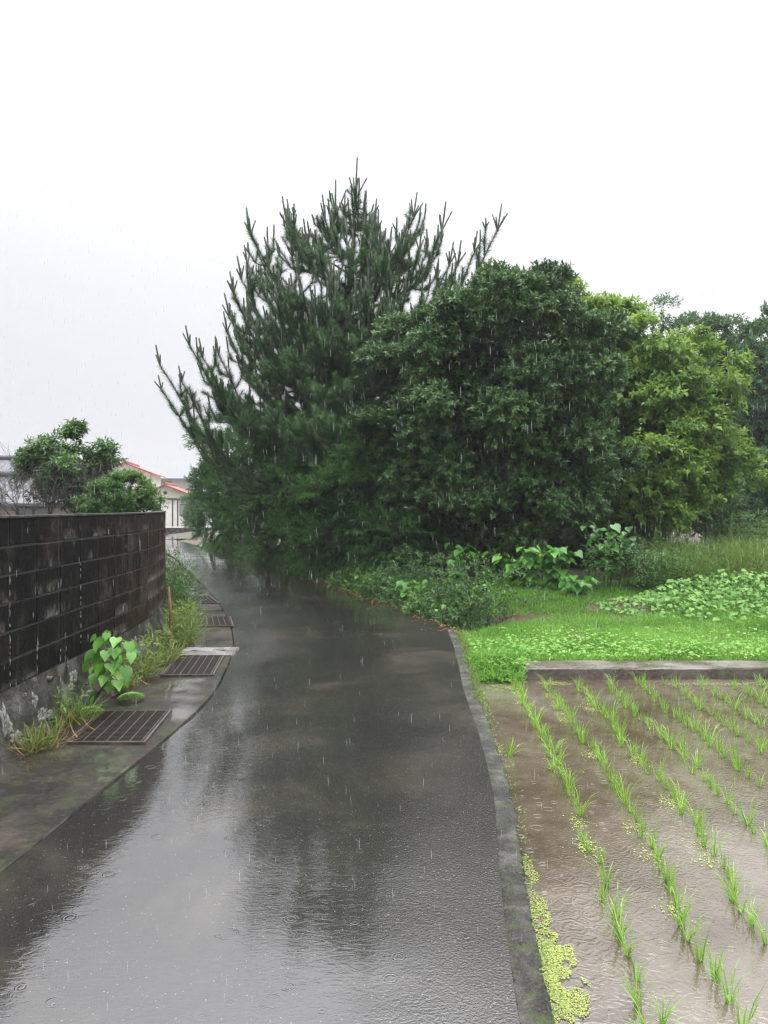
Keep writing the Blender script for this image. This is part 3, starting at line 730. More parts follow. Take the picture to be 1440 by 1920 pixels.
# ------------------------------------------------------------------ the pine
PY = 18.2
def build_pine():
    base = np.array([(645 - 720) / F_PX * PY, PY, 0.1])
    root = empty('pine_tree', base, 'tall dark pine with upright bare candle shoots above the lane', 'tree')
    apex = W(664, 400, PY)
    trunk = spline([base - [0, 0, .3], base + [0.1, 0, 1.5], W(655, 760, PY), W(648, 600, PY), W(662, 480, PY), apex], 60)
    wood, need, cand = MB(), MB(), MB()
    wood.tube(trunk, np.linspace(0.15, 0.018, 60), 9)
    segs = []                                       # needle-bearing polylines
    def at_h(z): return trunk[np.argmin(np.abs(trunk[:, 2] - z))]
    def candle(p, d, ln, fat=1.0):
        d = nrm(d)
        q = p + d * ln
        mid = p + d * ln * .5 + rng.normal(0, .006, 3)
        cand.tube([p, mid, q], np.array([.018, .021, .019]) * fat, 5)
        n = int(330 * ln / .4)
        t = U(0.0, 1.0, n); A = np.tile(d, (n, 1)); u, v = perp(A); az = U(0, 6.28, n)
        D = A * .9 + (u * np.cos(az)[:, None] + v * np.sin(az)[:, None]) * 0.8
        need.leaves(p + d * (t * ln)[:, None], D, A, U(.028, .050, n), .010, NEEDLE, np.clip(rng.normal(.75, .2, n), 0, 1), 1)
        n = 10; A = np.tile(d, (n, 1)); u, v = perp(A); az = U(0, 6.28, n)
        need.leaves(np.tile(q, (n, 1)), A + (u * np.cos(az)[:, None] + v * np.sin(az)[:, None]) * .8, A, .035, .010, NEEDLE, .8, 1)
    def cluster(p, d, ln, k):
        d = nrm(d); ln = ln * 1.15
        candle(p, d, ln)
        u, v = perp(d[None]); a0 = U(0, 6.28)
        for i in range(k):
            a = a0 + i * 6.28 / max(k, 1) + U(-.4, .4)
            candle(p, d + (u[0] * cos(a) + v[0] * sin(a)) * U(.35, .6) + [0, 0, .1], ln * U(.45, .72), .85)
    def needles(P, dens=900, L=(.105, .17), light=0.45):
        seg = np.diff(P, axis=0); ls = np.linalg.norm(seg, axis=1)
        n = max(4, int(ls.sum() * dens)); k = rng.choice(len(seg), n, p=ls / ls.sum()); t = U(0, 1, n)
        pos = P[k] + seg[k] * t[:, None]; A = nrm(seg[k]); u, v = perp(A); az = U(0, 6.28, n)
        rad = u * np.cos(az)[:, None] + v * np.sin(az)[:, None]
        D = A * U(.15, .75, n)[:, None] + rad * U(.6, 1.0, n)[:, None] + [0, 0, .10]
        need.leaves(pos, D, A, U(L[0], L[1], n), .0078, NEEDLE, np.clip(light + .25 * (az > 3) * 0 + rng.normal(0, .18, n), 0, 1))
    def leader(tip, cl, nlat, subs, zdrop=0.8, start=None, bare=0.3, light=.42, show=True):
        # tip: top of the central candle
        hd = math.hypot(tip[0] - base[0], tip[1] - base[1])
        bot = tip - [0, 0, cl]
        za = np.clip(bot[2] - zdrop * hd - 0.25, 1.3, apex[2] - .4)
        a = at_h(za) if start is None else start
        mid = a + (bot - a) * [.66, .66, .36]
        P = spline([a, a + (mid - a) * .5 + rng.normal(0, .04, 3), mid + rng.normal(0, .06, 3), bot], 16)
        ln = np.linalg.norm(np.diff(P, axis=0), axis=1).sum()
        wood.tube(P, np.linspace(.012 + .008 * ln, .008, 16), 6)
        needles(P[int(16 * bare):], 640, light=light)
        dirv = P[-1] - P[-3]
        if show: cluster(bot, nrm(nrm(dirv) * .45 + np.array([0, 0, .8])), cl, nlat)
        subs = int(subs * 1.45)
        for i in range(subs):
            t = .26 + .68 * (i + U(0, .8)) / subs
            k = int(t * 15); o = P[k]; tg = nrm(P[min(k + 1, 15)] - P[k - 1])
            sd = nrm(np.cross(tg, [0, 0, 1.0]) * (1 if i % 2 else -1) + rng.normal(0, .45, 3))
            sl = (.38 + .70 * (1 - t)) * U(.7, 1.2) * min(1.0, .5 + ln * .25)
            e1 = o + nrm(tg * .7 + sd * .95) * sl * .6; e2 = e1 + nrm(tg * .35 + sd * .25 + np.array([0, 0, .38])) * sl * .6
            Q = spline([o, e1, e2], 7)
            wood.tube(Q, np.linspace(.012, .007, 7), 4)
            needles(Q[0:], 700, light=light)
            if sl > .36:
                for tt in ((3,) if rng.random() < .75 else (2, 4)):
                    d2 = nrm(Q[tt + 1] - Q[tt]); s2 = nrm(np.cross(d2, [0, 0, 1.0]) * (1 if (tt == 2) else -1) + rng.normal(0, .4, 3))
                    f = Q[tt] + nrm(d2 * .7 + s2 * .8 + [0, 0, .25]) * sl * U(.28, .5); R2 = spline([Q[tt], (Q[tt] + f) / 2 + rng.normal(0, .015, 3), f], 5)
                    wood.tube(R2, np.linspace(.007, .005, 5), 4); needles(R2, 600, light=light + .08)
                    if tip[2] > 5.2 and rng.random() < .35: candle(f, nrm(R2[-1] - R2[-2]) * .4 + np.array([0, 0, .8]), U(.12, .22))
            if rng.random() < (.70 if tip[2] > 5.6 else .25) * show: cluster(e2, nrm(Q[-1] - Q[-3]) * .35 + np.array([0, 0, .8]), U(.16, .36), int(rng.integers(0, 3)))
    # shoots that stand out against the sky: (photo column, row, depth offset, candle length, side candles, side twigs)
    T = [(667, 309, 0, .85, 4, 5), (630, 347, .3, .75, 3, 6), (610, 374, -.5, .5, 2, 6), (682, 365, .4, .45, 2, 5), (708, 401, .2, .5, 3, 6), (711, 432, -.6, .4, 2, 6),
         (538, 378, -.3, .55, 4, 8), (545, 380, .8, .5, 2, 6), (471, 397, .2, .55, 3, 9), (577, 420, -.9, .45, 3, 7), (609, 405, .9, .45, 2, 6), (651, 420, -1.1, .5, 3, 7),
         (465, 465, .9, .42, 3, 8), (453, 488, -.4, .45, 3, 9), (438, 516, .3, .45, 3, 9), (430, 558, -.8, .45, 2, 9), (426, 590, .9, .45, 3, 9),
         (356, 616, 0, .42, 3, 11), (380, 640, -.9, .35, 3, 10), (411, 640, .8, .35, 3, 9), (301, 653, -.2, .42, 2, 11), (303, 708, .5, .3, 2, 10), (341, 691, -.7, .3, 3, 10),
         (775, 368, .3, .55, 4, 8), (758, 412, -.6, .4, 2, 7), (828, 387, 0, .6, 3, 8), (842, 462, -.8, .45, 3, 8), (750, 434, .9, .4, 3, 7), (729, 450, -1.1, .4, 3, 7), (786, 435, -1.2, .45, 2, 7),
         (932, 391, .2, .55, 4, 6), (889, 440, .6, .45, 3, 5), (857, 459, -.5, .5, 3, 6),
         (505, 470, -1.4, .4, 3, 9), (560, 480, -1.8, .4, 3, 9), (620, 500, -2.0, .4, 3, 9), (690, 510, -2.0, .35, 3, 9), (760, 520, -2.0, .35, 3, 8), (520, 540, -1.9, .35, 3, 9), (470, 560, -1.4, .35, 3, 9)]
    for px, py, dy, c, k, s in T:
        leader(W(px, py, PY + dy), c, k, s)
    # filling boughs, lower and towards the lane
    for px, py, dy in [(600, 600, -2.2), (660, 610, -2.4), (545, 640, -2.2), (720, 620, -2.3), (500, 660, -1.8), (455, 690, -1.2), (590, 700, -2.6), (650, 690, -2.8), (700, 680, -2.6), (760, 650, -2.0),
                       (400, 700, -.6), (430, 740, -1.1), (500, 740, -2.1), (560, 760, -2.7), (620, 760, -3.0), (680, 750, -2.9), (740, 730, -2.6), (850, 690, -3.4), (795, 770, -3.3), (840, 800, -3.6),
                       (380, 720, .4), (610, 820, -2.6), (540, 800, -2.2), (660, 830, -2.8), (480, 780, -1.4), (420, 770, -.4), (640, 560, -1.6), (580, 560, -1.0), (720, 560, -1.2), (800, 560, -1.0), (460, 620, .8), (560, 590, 1.0), (690, 590, 1.2), (770, 480, 1.1), (500, 600, 1.6), (620, 640, 1.6)]:
        leader(W(px, py, PY + dy), U(.16, .26), 2, 10, zdrop=.25, light=.55, show=False)
    for z in np.linspace(3.2, 7.2, 9):              # short inner twigs along the trunk
        a = at_h(z); d = nrm([U(-1, 1), U(-1, .4), .3])
        leader(a + d * U(.7, 1.3) + [0, 0, .4], .15, 1, 6, start=a)
    wood.build('trunk', M_BARK, root)
    need.build('crown', [M_PINE, M_FUZZ], root)
    cand.build('shoot', M_CANDLE, root)
    return root
build_pine()
# a rusty dead spray of needles caught in the pine
mb = MB(); c = W(611, 838, 16.2)
n = 60; D = nrm(rng.normal(size=(n, 3)) + [0, -.2, -.9])
mb.leaves(np.tile(c + [0, 0, .06], (n, 1)) + rng.normal(0, .015, (n, 3)), D, rng.normal(size=(n, 3)), U(.07, .13, n), .012, KITE, U(.2, .9, n))
mb.tube([c + [0, 0, .25], c + [0.01, 0, .15], c + [0, 0, .04]], .006, 5)
tag(mb.build('dead_spray', leaf_mat('rust_orange_needles', (.18, .035, .012), (.34, .075, .03), (.45, .14, .06), .5, .2)), 'rust orange dead spray hanging in the dark foliage under the pine', 'dead branch')

# ------------------------------------------------------------------ broadleaf trees and shrubs
G_TREES = None
tree('evergreen_tree', (2.2, 16.2, 0.2), lobes([(950, 720, 175, .95), (880, 640, 72, .85, .3), (955, 640, 60, .85, .4), (820, 690, 95, 1, -.3), (1022, 745, 66, 1, .1), (880, 830, 125, .9, -.7), (1020, 855, 112, .95, -.5), (770, 850, 95, .9, -.4), (960, 940, 120, .75, -.4), (1060, 920, 66, .85, .1), (830, 960, 105, .8, 0), (740, 920, 70, .9, .3), (950, 660, 120, 1, -.9), (890, 740, 110, .9, -1.1), (990, 765, 92, .9, -1.0), (930, 622, 46, .8, .2)], 16.0),
     'broad dense dark evergreen tree, glossy leaved, right of the pine', 'tree', None, M_EVER, 150, 16, 0.17, 0.10, 0.040, LEAF, 0.13, th=(0.55, 1.15), droop=0.12, bump=0.18, freq=1.7, seed=2, floor=0.55, inner=1.2, bd=2.0, rb=(.26, .56), flat=.6)
tree('deciduous_tree', (5.5, 17.8, 0.25), lobes([(1085, 625, 66, .8, .6), (1150, 645, 78, .8, .3), (1225, 680, 78, .8), (1140, 740, 90, .9), (1290, 720, 66, .8, .2), (1318, 790, 60, .9, .2), (1260, 790, 100, .9, -.4), (1210, 870, 85, .9, -.9), (1315, 870, 66, 1, -.2), (1250, 930, 65, .8, -.8), (1180, 830, 70, 1, -.5), (1200, 960, 45, .8, -1.0), (1045, 580, 46, .8, .9)], 17.8),
     'yellowish green tree with broad drooping leaves beside the dark evergreen', 'tree', None, M_YEL, 74, 9, 0.24, 0.135, 0.070, LEAF, 0.11, th=(0.6, 1.25), droop=0.38, bump=0.26, freq=1.5, seed=5, floor=0.9, up=0.25, inner=1.2, bd=2.1, rb=(.26, .52), flat=.5, nup=1.2)
tree('slender_tree', (8.2, 22.5, 0.3), lobes([(1233, 610, 28, 1.1), (1228, 640, 34, 1), (1240, 680, 45, 1)], 22.5),
     'small grey green treetop poking up behind the yellowish tree', 'tree', 'trees beyond the thicket', M_BACK, 60, 10, 0.26, 0.10, 0.042, KITE, 0.07, bump=0.2, seed=6, up=.6)
tree('background_tree', (11.4, 25.5, 0.3), lobes([(1325, 655, 48, .9), (1295, 700, 40, 1, .5), (1385, 640, 42, .9, .4), (1320, 700, 55, 1), (1395, 720, 70, 1, .2), (1345, 790, 75, 1), (1410, 830, 75, 1, -.4), (1380, 920, 75, .8, -.5)], 25.5),
     'hazy grey green rounded tree rising behind the yellowish tree', 'tree', 'trees beyond the thicket', M_BACK, 55, 11, 0.30, 0.14, 0.065, KITE, 0.14, bump=0.2, seed=7, up=.3)
tree('background_tree', (13.6, 26.5, 0.3), lobes([(1450, 680, 60, .9), (1500, 650, 70, 1), (1480, 760, 90, 1), (1445, 860, 80, 1, -.4), (1500, 900, 100, .9)], 26.5),
     'hazy grey green tree cut by the right edge of the photo', 'tree', 'trees beyond the thicket', M_BACK, 50, 11, 0.30, 0.14, 0.065, KITE, 0.14, bump=0.2, seed=8, up=.3)
tree('round_shrub', (-6.6, 29.3, 0.1), lobes([(398, 880, 26, 1), (420, 925, 34, 1.1, -1), (400, 912, 20, 1, .5), (424, 975, 26, .9, -1.2)], 29),
     'round grey green shrub at the far bend of the lane', 'shrub', None, M_BACK, 90, 11, 0.24, 0.12, 0.055, KITE, 0.08, bump=0.15, seed=9, rb=(.2,.36), bd=4)
tree('thicket_shrub', (9.6, 22.5, 0.2), lobes([(1260, 950, 50, .8), (1330, 930, 60, .9), (1400, 950, 65, .9), (1450, 940, 70, 1), (1360, 985, 50, .7, -1)], 22.5),
     'low dark shrub closing the gap under the yellowish tree', 'shrub', None, M_BACK, 50, 11, 0.25, 0.12, 0.055, KITE, 0.07, bump=.2, seed=18, floor=.1)
tree('grey_shrub', (7.6, 18.2, 0.2), lobes([(1322, 925, 36, .9), (1300, 955, 34, .9), (1350, 965, 34, .8)], 18.2),
     'small greyish leaved shrub under the right side of the yellowish tree', 'shrub', None, M_BACK, 90, 10, 0.2, 0.11, 0.05, LEAF, 0.05, bump=.2, seed=19, rb=(.18, .32), bd=5, floor=.1, tint_f=lambda C: .75 + rng.normal(0, .15, len(C)))
def feather(base, lb, label, seed, dens=30, light=0.0):
    return tree('feathery_shrub', base, lb, label, 'shrub', 'feathery shrubs along the lane edge', M_FEATH, dens * 2.6, 18, 0.34, 0.12, 0.022, KITE, 0.07, th=(0.45, 0.95), droop=0.35, bump=0.2, freq=1.6, seed=seed, up=0.1, floor=0.42,
                tint_f=lambda C: np.clip(0.42 + light + 0.30 * vnoise(C, 1.4, seed) + rng.normal(0, .08, len(C)), 0, 1))
feather((-4.6, 25, .1), lobes([(440, 850, 48, 1.2), (425, 930, 52, 1.2), (470, 900, 50, 1, .3), (420, 985, 34, .9, .8)], 25.2), 'dark feathery shrub next to the round shrub at the far bend', 12, 26, -.12)
feather((-3.4, 22, .1), lobes([(470, 860, 55, 1), (520, 840, 50, 1, .5), (480, 940, 60, 1.1, -.2), (530, 960, 55, 1.1, -.3), (520, 990, 44, .8, 0)], 21.8), 'feathery shrub with bright tips under the left pine boughs', 13, 26, .05)
feather((-1.7, 18, .1), lobes([(590, 850, 70, .9, .3), (560, 910, 55, 1.1), (620, 930, 60, 1.2, -.6), (625, 1010, 50, 1, -.4), (585, 1000, 42, 1, .3)], 17.6), 'feathery shrub hanging to the road edge below the pine trunk', 14, 30, 0.02)
feather((-0.4, 15.6, .1), lobes([(690, 930, 65, 1.1, .2), (690, 1020, 50, .9, .1), (745, 1010, 58, .9, -.2), (640, 970, 50, 1.2, 0)], 15.8), 'feathery shrub between the lane and the dark evergreen', 15, 30, -.08)
# tall shrub behind closes the thicket
tree('thicket_shrub', (0.2, 19.5, 0.1), lobes([(600, 900, 90, 1.2), (720, 860, 100, 1.3), (840, 880, 100, 1.2), (960, 940, 100, 1.1), (1080, 960, 90, 1), (1170, 980, 70, .9), (1120, 890, 75, 1), (1000, 1010, 80, .6, -1), (1120, 1020, 70, .6, -1), (850, 1000, 80, .7, -1), (770, 1020, 70, .7, -1.5), (700, 1010, 60, .8, -1.5), (930, 1030, 70, .5, -1.5), (520, 920, 70, 1.2, 2)], 20.0),
     'deep dark shrub filling the thicket behind the pine trunk', 'shrub', None, M_EVER, 45, 12, 0.25, 0.13, 0.06, KITE, 0.09, bump=0.15, seed=17, keep_back=.2, floor=.1, inner=1.2)

# undergrowth and grass along the lane edge (nobody could count it)
mb = MB()
yy_ = U(10.2, 30, 6800); dd = np.abs(rng.normal(0, .55, 6800)) + .02
C = np.stack([rx(yy_) + dd * 0.95 + .03 + 0.12 * vnoise(np.stack([yy_, yy_], -1), 1.3, 2), yy_ + dd * .25, np.zeros(6800)], -1)
C[:, 2] = hgt(C[:, 0], C[:, 1]) + U(0.0, 1, 6800) ** 1.5 * np.minimum(.15 + .75 * dd, .8)
sprigs(mb, C, nrm(rng.normal(0, .5, C.shape) + [-.25, -.3, .8]), 9, .14, .075, .03, KITE, np.clip(.35 + .3 * vnoise(C, 1.1, 33) + rng.normal(0, .1, len(C)), 0, 1), droop=.25)
n = 16000
yy_ = U(10.2, 30, n); dd = U(0, .5, n)
P = np.stack([rx(yy_) + dd + .02 + 0.10 * vnoise(np.stack([yy_, yy_], -1), 1.3, 2), yy_, np.zeros(n)], -1); P[:, 2] = hgt(P[:, 0], P[:, 1]) - .01
mb.leaves(P, nrm(rng.normal(0, .35, (n, 3)) * [1, 1, 0] + [-.15, -.1, 1]), rng.normal(0, 1, (n, 3)) * [1, 1, .1], U(.06, .24, n), .009, ARCH, np.clip(.6 + .3 * vnoise(P, 1.0, 5) + rng.normal(0, .1, n), 0, 1))
tag(mb.build('undergrowth', M_UNDER), 'low leafy undergrowth along the thicket edge', 'undergrowth', None, 'stuff')

# large-leaved plants at the foot of the thicket
def leafy_plant(name, base, h, w, n, leaf, mat, label, group, cat='plant', lean=(0, 0), seed=0, stems=5, tpl=HEART, tint=0.5):
    root = empty(name, base, label, cat, group)
    r = rng; mbl, mbs = MB(), MB(); base = np.asarray(base, float)
    for k in range(stems):
        a = k / stems * 6.28 + U(-.5, .5); o = np.array([cos(a) * w * .55 * U(.3, 1), sin(a) * w * .4 * U(.3, 1), h * U(.7, 1.0)]) + [lean[0], lean[1], 0]
        P = spline([base + [cos(a) * .03, sin(a) * .03, -.05], base + o * [.4, .4, .6], base + o], 8)
        mbs.tube(P, np.linspace(.011, .004, 8) * max(.6, h), 5)
        m = n // stems
        t = U(.25, 1.05, m); t = np.clip(t, 0, 1); ix = t * 7; i0 = np.minimum(ix.astype(int), 6); q = P[i0] + (P[i0 + 1] - P[i0]) * (ix - i0)[:, None]
        az = U(0, 6.28, m); rad = np.stack([np.cos(az), np.sin(az), np.zeros(m)], -1)
        pet = q + rad * U(.03, .16, m)[:, None] * max(.6, w) + np.stack([np.zeros(m), np.zeros(m), U(-.02, .08, m)], -1)
        for i in range(m): mbs.tube([q[i], pet[i]], .003, 3)
        D = rad + np.stack([np.zeros(m), -np.full(m, .35), -U(.1, .9, m)], -1)
        N = np.stack([rad[:, 0] * .4, rad[:, 1] * .4 - .35, np.ones(m)], -1) + r.normal(0, .25, (m, 3))
        s = leaf * U(.6, 1.15, m)
        mbl.leaves(pet, D, N, s, s * .92, tpl, np.clip(tint + r.normal(0, .22, m), 0, 1), 0, True)
    mbl.build('foliage', mat, root); mbs.build('stem', M_STEM, root)
    return root
BL_ = 'broad leaved plants at the thicket foot'
def gz(x, y): return float(hgt(x, y))
for (px, py, h, w, n, lf, m, ti, lab) in [
        (790, 1138, .50, .95, 90, .13, M_SEED, .25, 'low yellowish broad leaved plant at the road edge below the evergreen'),
        (855, 1118, .85, .70, 60, .18, M_BRIGHT, .35, 'dark leaved tall plant left of the big bright leaved one'),
        (985, 1122, .80, 1.05, 95, .20, M_BRIGHT, .75, 'big bright green broad leaved plant in front of the evergreen'),
        (1085, 1134, .38, .75, 50, .16, M_BRIGHT, .45, 'low broad leaved plant at the grass edge right of the bright one'),
        (1140, 1122, 1.25, .85, 90, .19, M_BRIGHT, .30, 'tall bluish broad leaved plant below the yellowish tree'),
        (1210, 1120, .75, .75, 70, .12, M_UNDER, .75, 'bushy small leaved plant between tall bluish plant and long grass'),
        (745, 1102, .75, .60, 60, .11, M_UNDER, .5, 'small leaved plant at the road edge beneath the feathery shrubs'),
        (920, 1105, .55, .5, 40, .15, M_BRIGHT, .2, 'shaded plant between the two tall broad leaved plants'),
        (830, 1160, .28, .5, 55, .08, M_SEED, .4, 'small lime green plant at the corner of lane and grass'),
        (640, 1075, .8, .6, 60, .10, M_UNDER, .6, 'leafy plant below the feathery shrubs where the lane bends'),
        (1045, 1124, .7, .7, 70, .17, M_BRIGHT, .55, 'mid green broad leaved plant between the big bright one and the tall bluish one'),
        (885, 1140, .35, .8, 80, .11, M_BRIGHT, .6, 'low leafy plant by the concrete slab at the lane corner'),
        (700, 1118, .45, .6, 70, .09, M_SEED, .15, 'low bright leaved plant creeping onto the road edge'),
        (695, 1045, 1.0, .5, 18, .16, M_SEED, .2, 'sparse plant with few pale leaves inside the dark thicket')]:
    g = G(px, py); g[2] = gz(g[0], g[1]); leafy_plant('broadleaf_plant', g, h, w, n, lf, m, lab, BL_, tint=ti, stems=7)

# goldenrod-like stalks right of the bluish plant
def stalks(px0, px1, py, cnt, h, label, mat=M_UNDER):
    g0, g1 = G(px0, py), G(px1, py); c = (g0 + g1) / 2; c[2] = gz(c[0], c[1])
    ml = MB(); ms = ml
    for k in range(cnt):
        b = g0 + (g1 - g0) * U(0, 1) + [0, U(-.5, .5), 0]; b[2] = gz(b[0], b[1]); e = b + [U(-.2, .2), U(-.25, .1), h * U(.6, 1.05)]
        P = spline([b, (b + e) / 2 + [U(-.03, .03), 0, .03], e], 8); ms.tube(P, np.linspace(.006, .003, 8), 4, .3)
        m = 26; t = U(.15, 1, m) * 7; i0 = np.minimum(t.astype(int), 6); q = P[i0] + (P[i0 + 1] - P[i0]) * (t - i0)[:, None]; az = U(0, 6.28, m)
        D = np.stack([np.cos(az), np.sin(az), U(-.5, .5, m)], -1)
        ml.leaves(q, D, np.stack([np.zeros(m), -np.full(m, .3), np.ones(m)], -1), U(.07, .13, m), .024, LEAF, np.clip(.55 + rng.normal(0, .18, m), 0, 1))
    tag(ml.build('tall_weeds', mat), label, None, None, 'stuff')
stalks(1100, 1240, 1124, 42, .95, 'dense upright stalky weeds under the tall bluish plant')
stalks(1190, 1290, 1122, 30, .75, 'shorter stalky weeds next to the long grass')
stalks(1225, 1440, 1074, 90, 1.35, 'tall green weeds behind the long grass at the right edge', M_TALL)
stalks(600, 680, 1080, 36, 1.5, 'tall leaning weed stalks at the lane edge under the pine', M_FEATH)

# long grass bank, pale vine patch and lawn on the right
n = 26000
X = U(4.0, 11, n); Yv = U(13.2, 19, n)
keep = X > (Yv * (1230 - 720) / F_PX + .25 * vnoise(np.stack([X, Yv], -1), 1.2, 4)); X, Yv = X[keep], Yv[keep]; n = len(X)
P = np.stack([X, Yv, hgt(X, Yv)], -1)
hh = U(.30, .85, n) * (1 + .25 * vnoise(P, .9, 6))
tag(MB().leaves(P, nrm(rng.normal(0, .55, (n, 3)) * [1, 1, 0] + [.1, -.2, 1]), rng.normal(0, 1, (n, 3)) * [1, 1, .1], hh, .012, ARCH, np.clip(.5 + .3 * vnoise(P, .8, 7) + rng.normal(0, .22, n), 0, 1)).build('long_grass', M_TALL), 'long arching grass on the bank right of the thicket', 'grass', None, 'stuff')
def lawn_mask(X, Yv):
    d = np.ones(len(X)) * (1 + .25 * vnoise(np.stack([X, Yv], -1), 1.5, 12))
    for px, py, rxx, ry in ((1185, 1146, .62, .7), (960, 1160, .9, .35), (1088, 1186, .10, .12), (870, 1160, .35, .8), (1130, 1150, .4, .25)):
        g = G(px, py); d -= 1.1 * np.exp(-(((X - g[0]) / rxx) ** 2 + ((Yv - g[1]) / ry) ** 2))
    return d
n = 150000
X = U(.80, 8.6, n); Yv = U(BANK_Y + .10, 14.5, n) ; Yv = (BANK_Y + .05) + (Yv - BANK_Y - .05)
keep = (X > kx(Yv) + .05 + .10 * vnoise(np.stack([X, Yv], -1), 2.0, 9)) & ~((X > 1.40) & (Yv < BANK_Y + BANK_D + .01 + .03 * vnoise(np.stack([X, Yv], -1), 3, 2))) & (X < Yv * .56)
keep &= rng.random(n) < lawn_mask(X, Yv)
X, Yv = X[keep], Yv[keep]; n = len(X)
P = np.stack([X, Yv, np.maximum(hgt(X, Yv), -.06) - .005], -1)
P[:, 2] = np.where(Yv < BANK_Y + BANK_D + .2, -.05, P[:, 2])
hh = U(.04, .115, n) * (1 + .35 * vnoise(P, 1.7, 10))
ti = np.clip(.5 + .30 * vnoise(P, 1.1, 11) + .12 * vnoise(P, 4.5, 13) + rng.normal(0, .2, n) - .25 * np.clip((Yv - 11.2) / 2, 0, 1), 0, 1)
mb = MB().leaves(P, nrm(rng.normal(0, .5, (n, 3)) * [1, 1, 0] + [0, -.1, 1]), rng.normal(0, 1, (n, 3)) * [1, 1, .1], hh, .0085, BLADE, ti)
# broad clover-like leaves, thick along the paddy side
n = 3600
X = U(.85, 7.5, n); Yv = BANK_Y + .42 + np.abs(rng.normal(0, .9, n)); near = X < 1.5; Yv[near] = U(BANK_Y - .1, 9.2, near.sum())
keep = (X > kx(Yv) + .07) & (X < Yv * .56); X, Yv = X[keep], Yv[keep]; n = len(X)
P = np.stack([X, Yv, -.02 + U(0, .06, n)], -1)
az = U(0, 6.28, n); D = np.stack([np.cos(az), np.sin(az), U(-.3, .5, n)], -1)
mb.leaves(P, D, np.stack([U(-.3, .3, n), -.3 + U(-.3, .3, n), np.ones(n)], -1), U(.035, .075, n), U(.02, .045, n), LEAF, np.clip(rng.normal(.55, .25, n), 0, 1))
n = 1500; X = kx(BANK_Y) + U(.03, .55, n); Yv = BANK_Y + U(-.16, .25, n)
P = np.stack([X, Yv, np.clip(-.02 - (BANK_Y + .12 - Yv) * .55, PADDY_Z, -.01) + U(0, .05, n)], -1); az = U(0, 6.28, n)
mb.leaves(P[:700], np.stack([np.cos(az) * .6, -np.abs(np.sin(az)), U(-.6, .3, n)], -1)[:700], np.stack([U(-.3, .3, n), -.5 + U(-.3, .3, n), np.ones(n)], -1)[:700], U(.03, .07, 700), U(.02, .04, 700), LEAF, np.clip(rng.normal(.4, .25, 700), 0, 1))
mb.leaves(P[700:], np.stack([np.cos(az) * .5, -.4 + .4 * np.sin(az), np.full(n, .8)], -1)[700:], rng.normal(0, 1, (800, 3)) * [1, 1, .1], U(.06, .15, 800), .008, ARCH, np.clip(rng.normal(.45, .2, 800), 0, 1))
tag(mb.build('grass', M_GRASS), 'bright green short grass behind the concrete bank', 'grass', None, 'stuff')
leaf_n = 60
for (px, py, w, n, lab) in [(1300, 1150, 1.3, 560, 'pale green creeping vine patch with gaps at the bare soil'), (1395, 1140, 1.5, 1100, 'thick pale green leafy vine patch at the right edge of the grass')]:
    g = G(px, py); root = empty('vine_patch', g, lab, 'vine', 'pale vines on the grass'); ml, ms = MB(), MB()
    m = n; a = U(0, 6.28, m); r_ = np.sqrt(U(0, 1, m)) * w
    P = np.stack([g[0] + r_ * np.cos(a) * 1.1, g[1] + r_ * np.sin(a) * .75, np.zeros(m)], -1); P[:, 2] = hgt(P[:, 0], P[:, 1]) + .05 + U(0, .20 + .26 * (px > 1350), m) * (1 - (r_ / w) ** 2)
    az = U(0, 6.28, m); s = U(.03, .10, m)
    ml.leaves(P, np.stack([np.cos(az), np.sin(az) - .3, -U(.1, .6, m)], -1), np.stack([U(-.3, .3, m), -.45 + U(-.3, .3, m), np.ones(m)], -1), s, s * .95, HEART, np.clip(rng.normal(.55, .22, m), 0, 1), 0, True)
    for i in range(0, m, 3): ml.tube([P[i] - [0, 0, P[i][2] - gz(*P[i][:2]) + .01], P[i]], .004, 4, .2)
    ml.build('foliage', M_PALE, root)
# a flat dark slab at the corner of lane and grass, and scattered dead leaves
tag(MB().box((.98, 10.35, -.03), (1.42, 11.2, .035), .5, 0, .1, .01).build('stone_slab', M_KERB), 'dark wet concrete slab at the corner of lane and grass', 'slab')
n = 420
yy_ = U(9.7, 17, n); P = np.stack([rx(yy_) + rng.normal(.02, .14, n), yy_, np.zeros(n)], -1); P[:, 2] = np.where(P[:, 0] < rx(yy_), .012, np.maximum(hgt(P[:, 0], P[:, 1]), 0)) + .012
g = G(1190, 1147); m = 260; Q = np.stack([g[0] + rng.normal(0, .45, m), g[1] + rng.normal(0, .4, m), np.zeros(m)], -1); Q[:, 2] = hgt(Q[:, 0], Q[:, 1]) + .015
g = G(960, 1158); Q2 = np.stack([g[0] + rng.normal(0, .6, 120), g[1] + rng.normal(0, .3, 120), np.zeros(120)], -1); Q2[:, 2] = hgt(Q2[:, 0], Q2[:, 1]) + .02
P = np.concatenate([P, Q, Q2]); n = len(P); az = U(0, 6.28, n)
tag(MB().leaves(P, np.stack([np.cos(az), np.sin(az), U(-.1, .2, n)], -1), np.stack([U(-.3, .3, n), U(-.3, .3, n), np.ones(n)], -1), U(.03, .075, n), U(.015, .035, n), LEAF, U(0, 1, n)).build('leaf_litter', M_DRY), 'fallen brown leaves along the lane edge', 'litter', None, 'stuff')

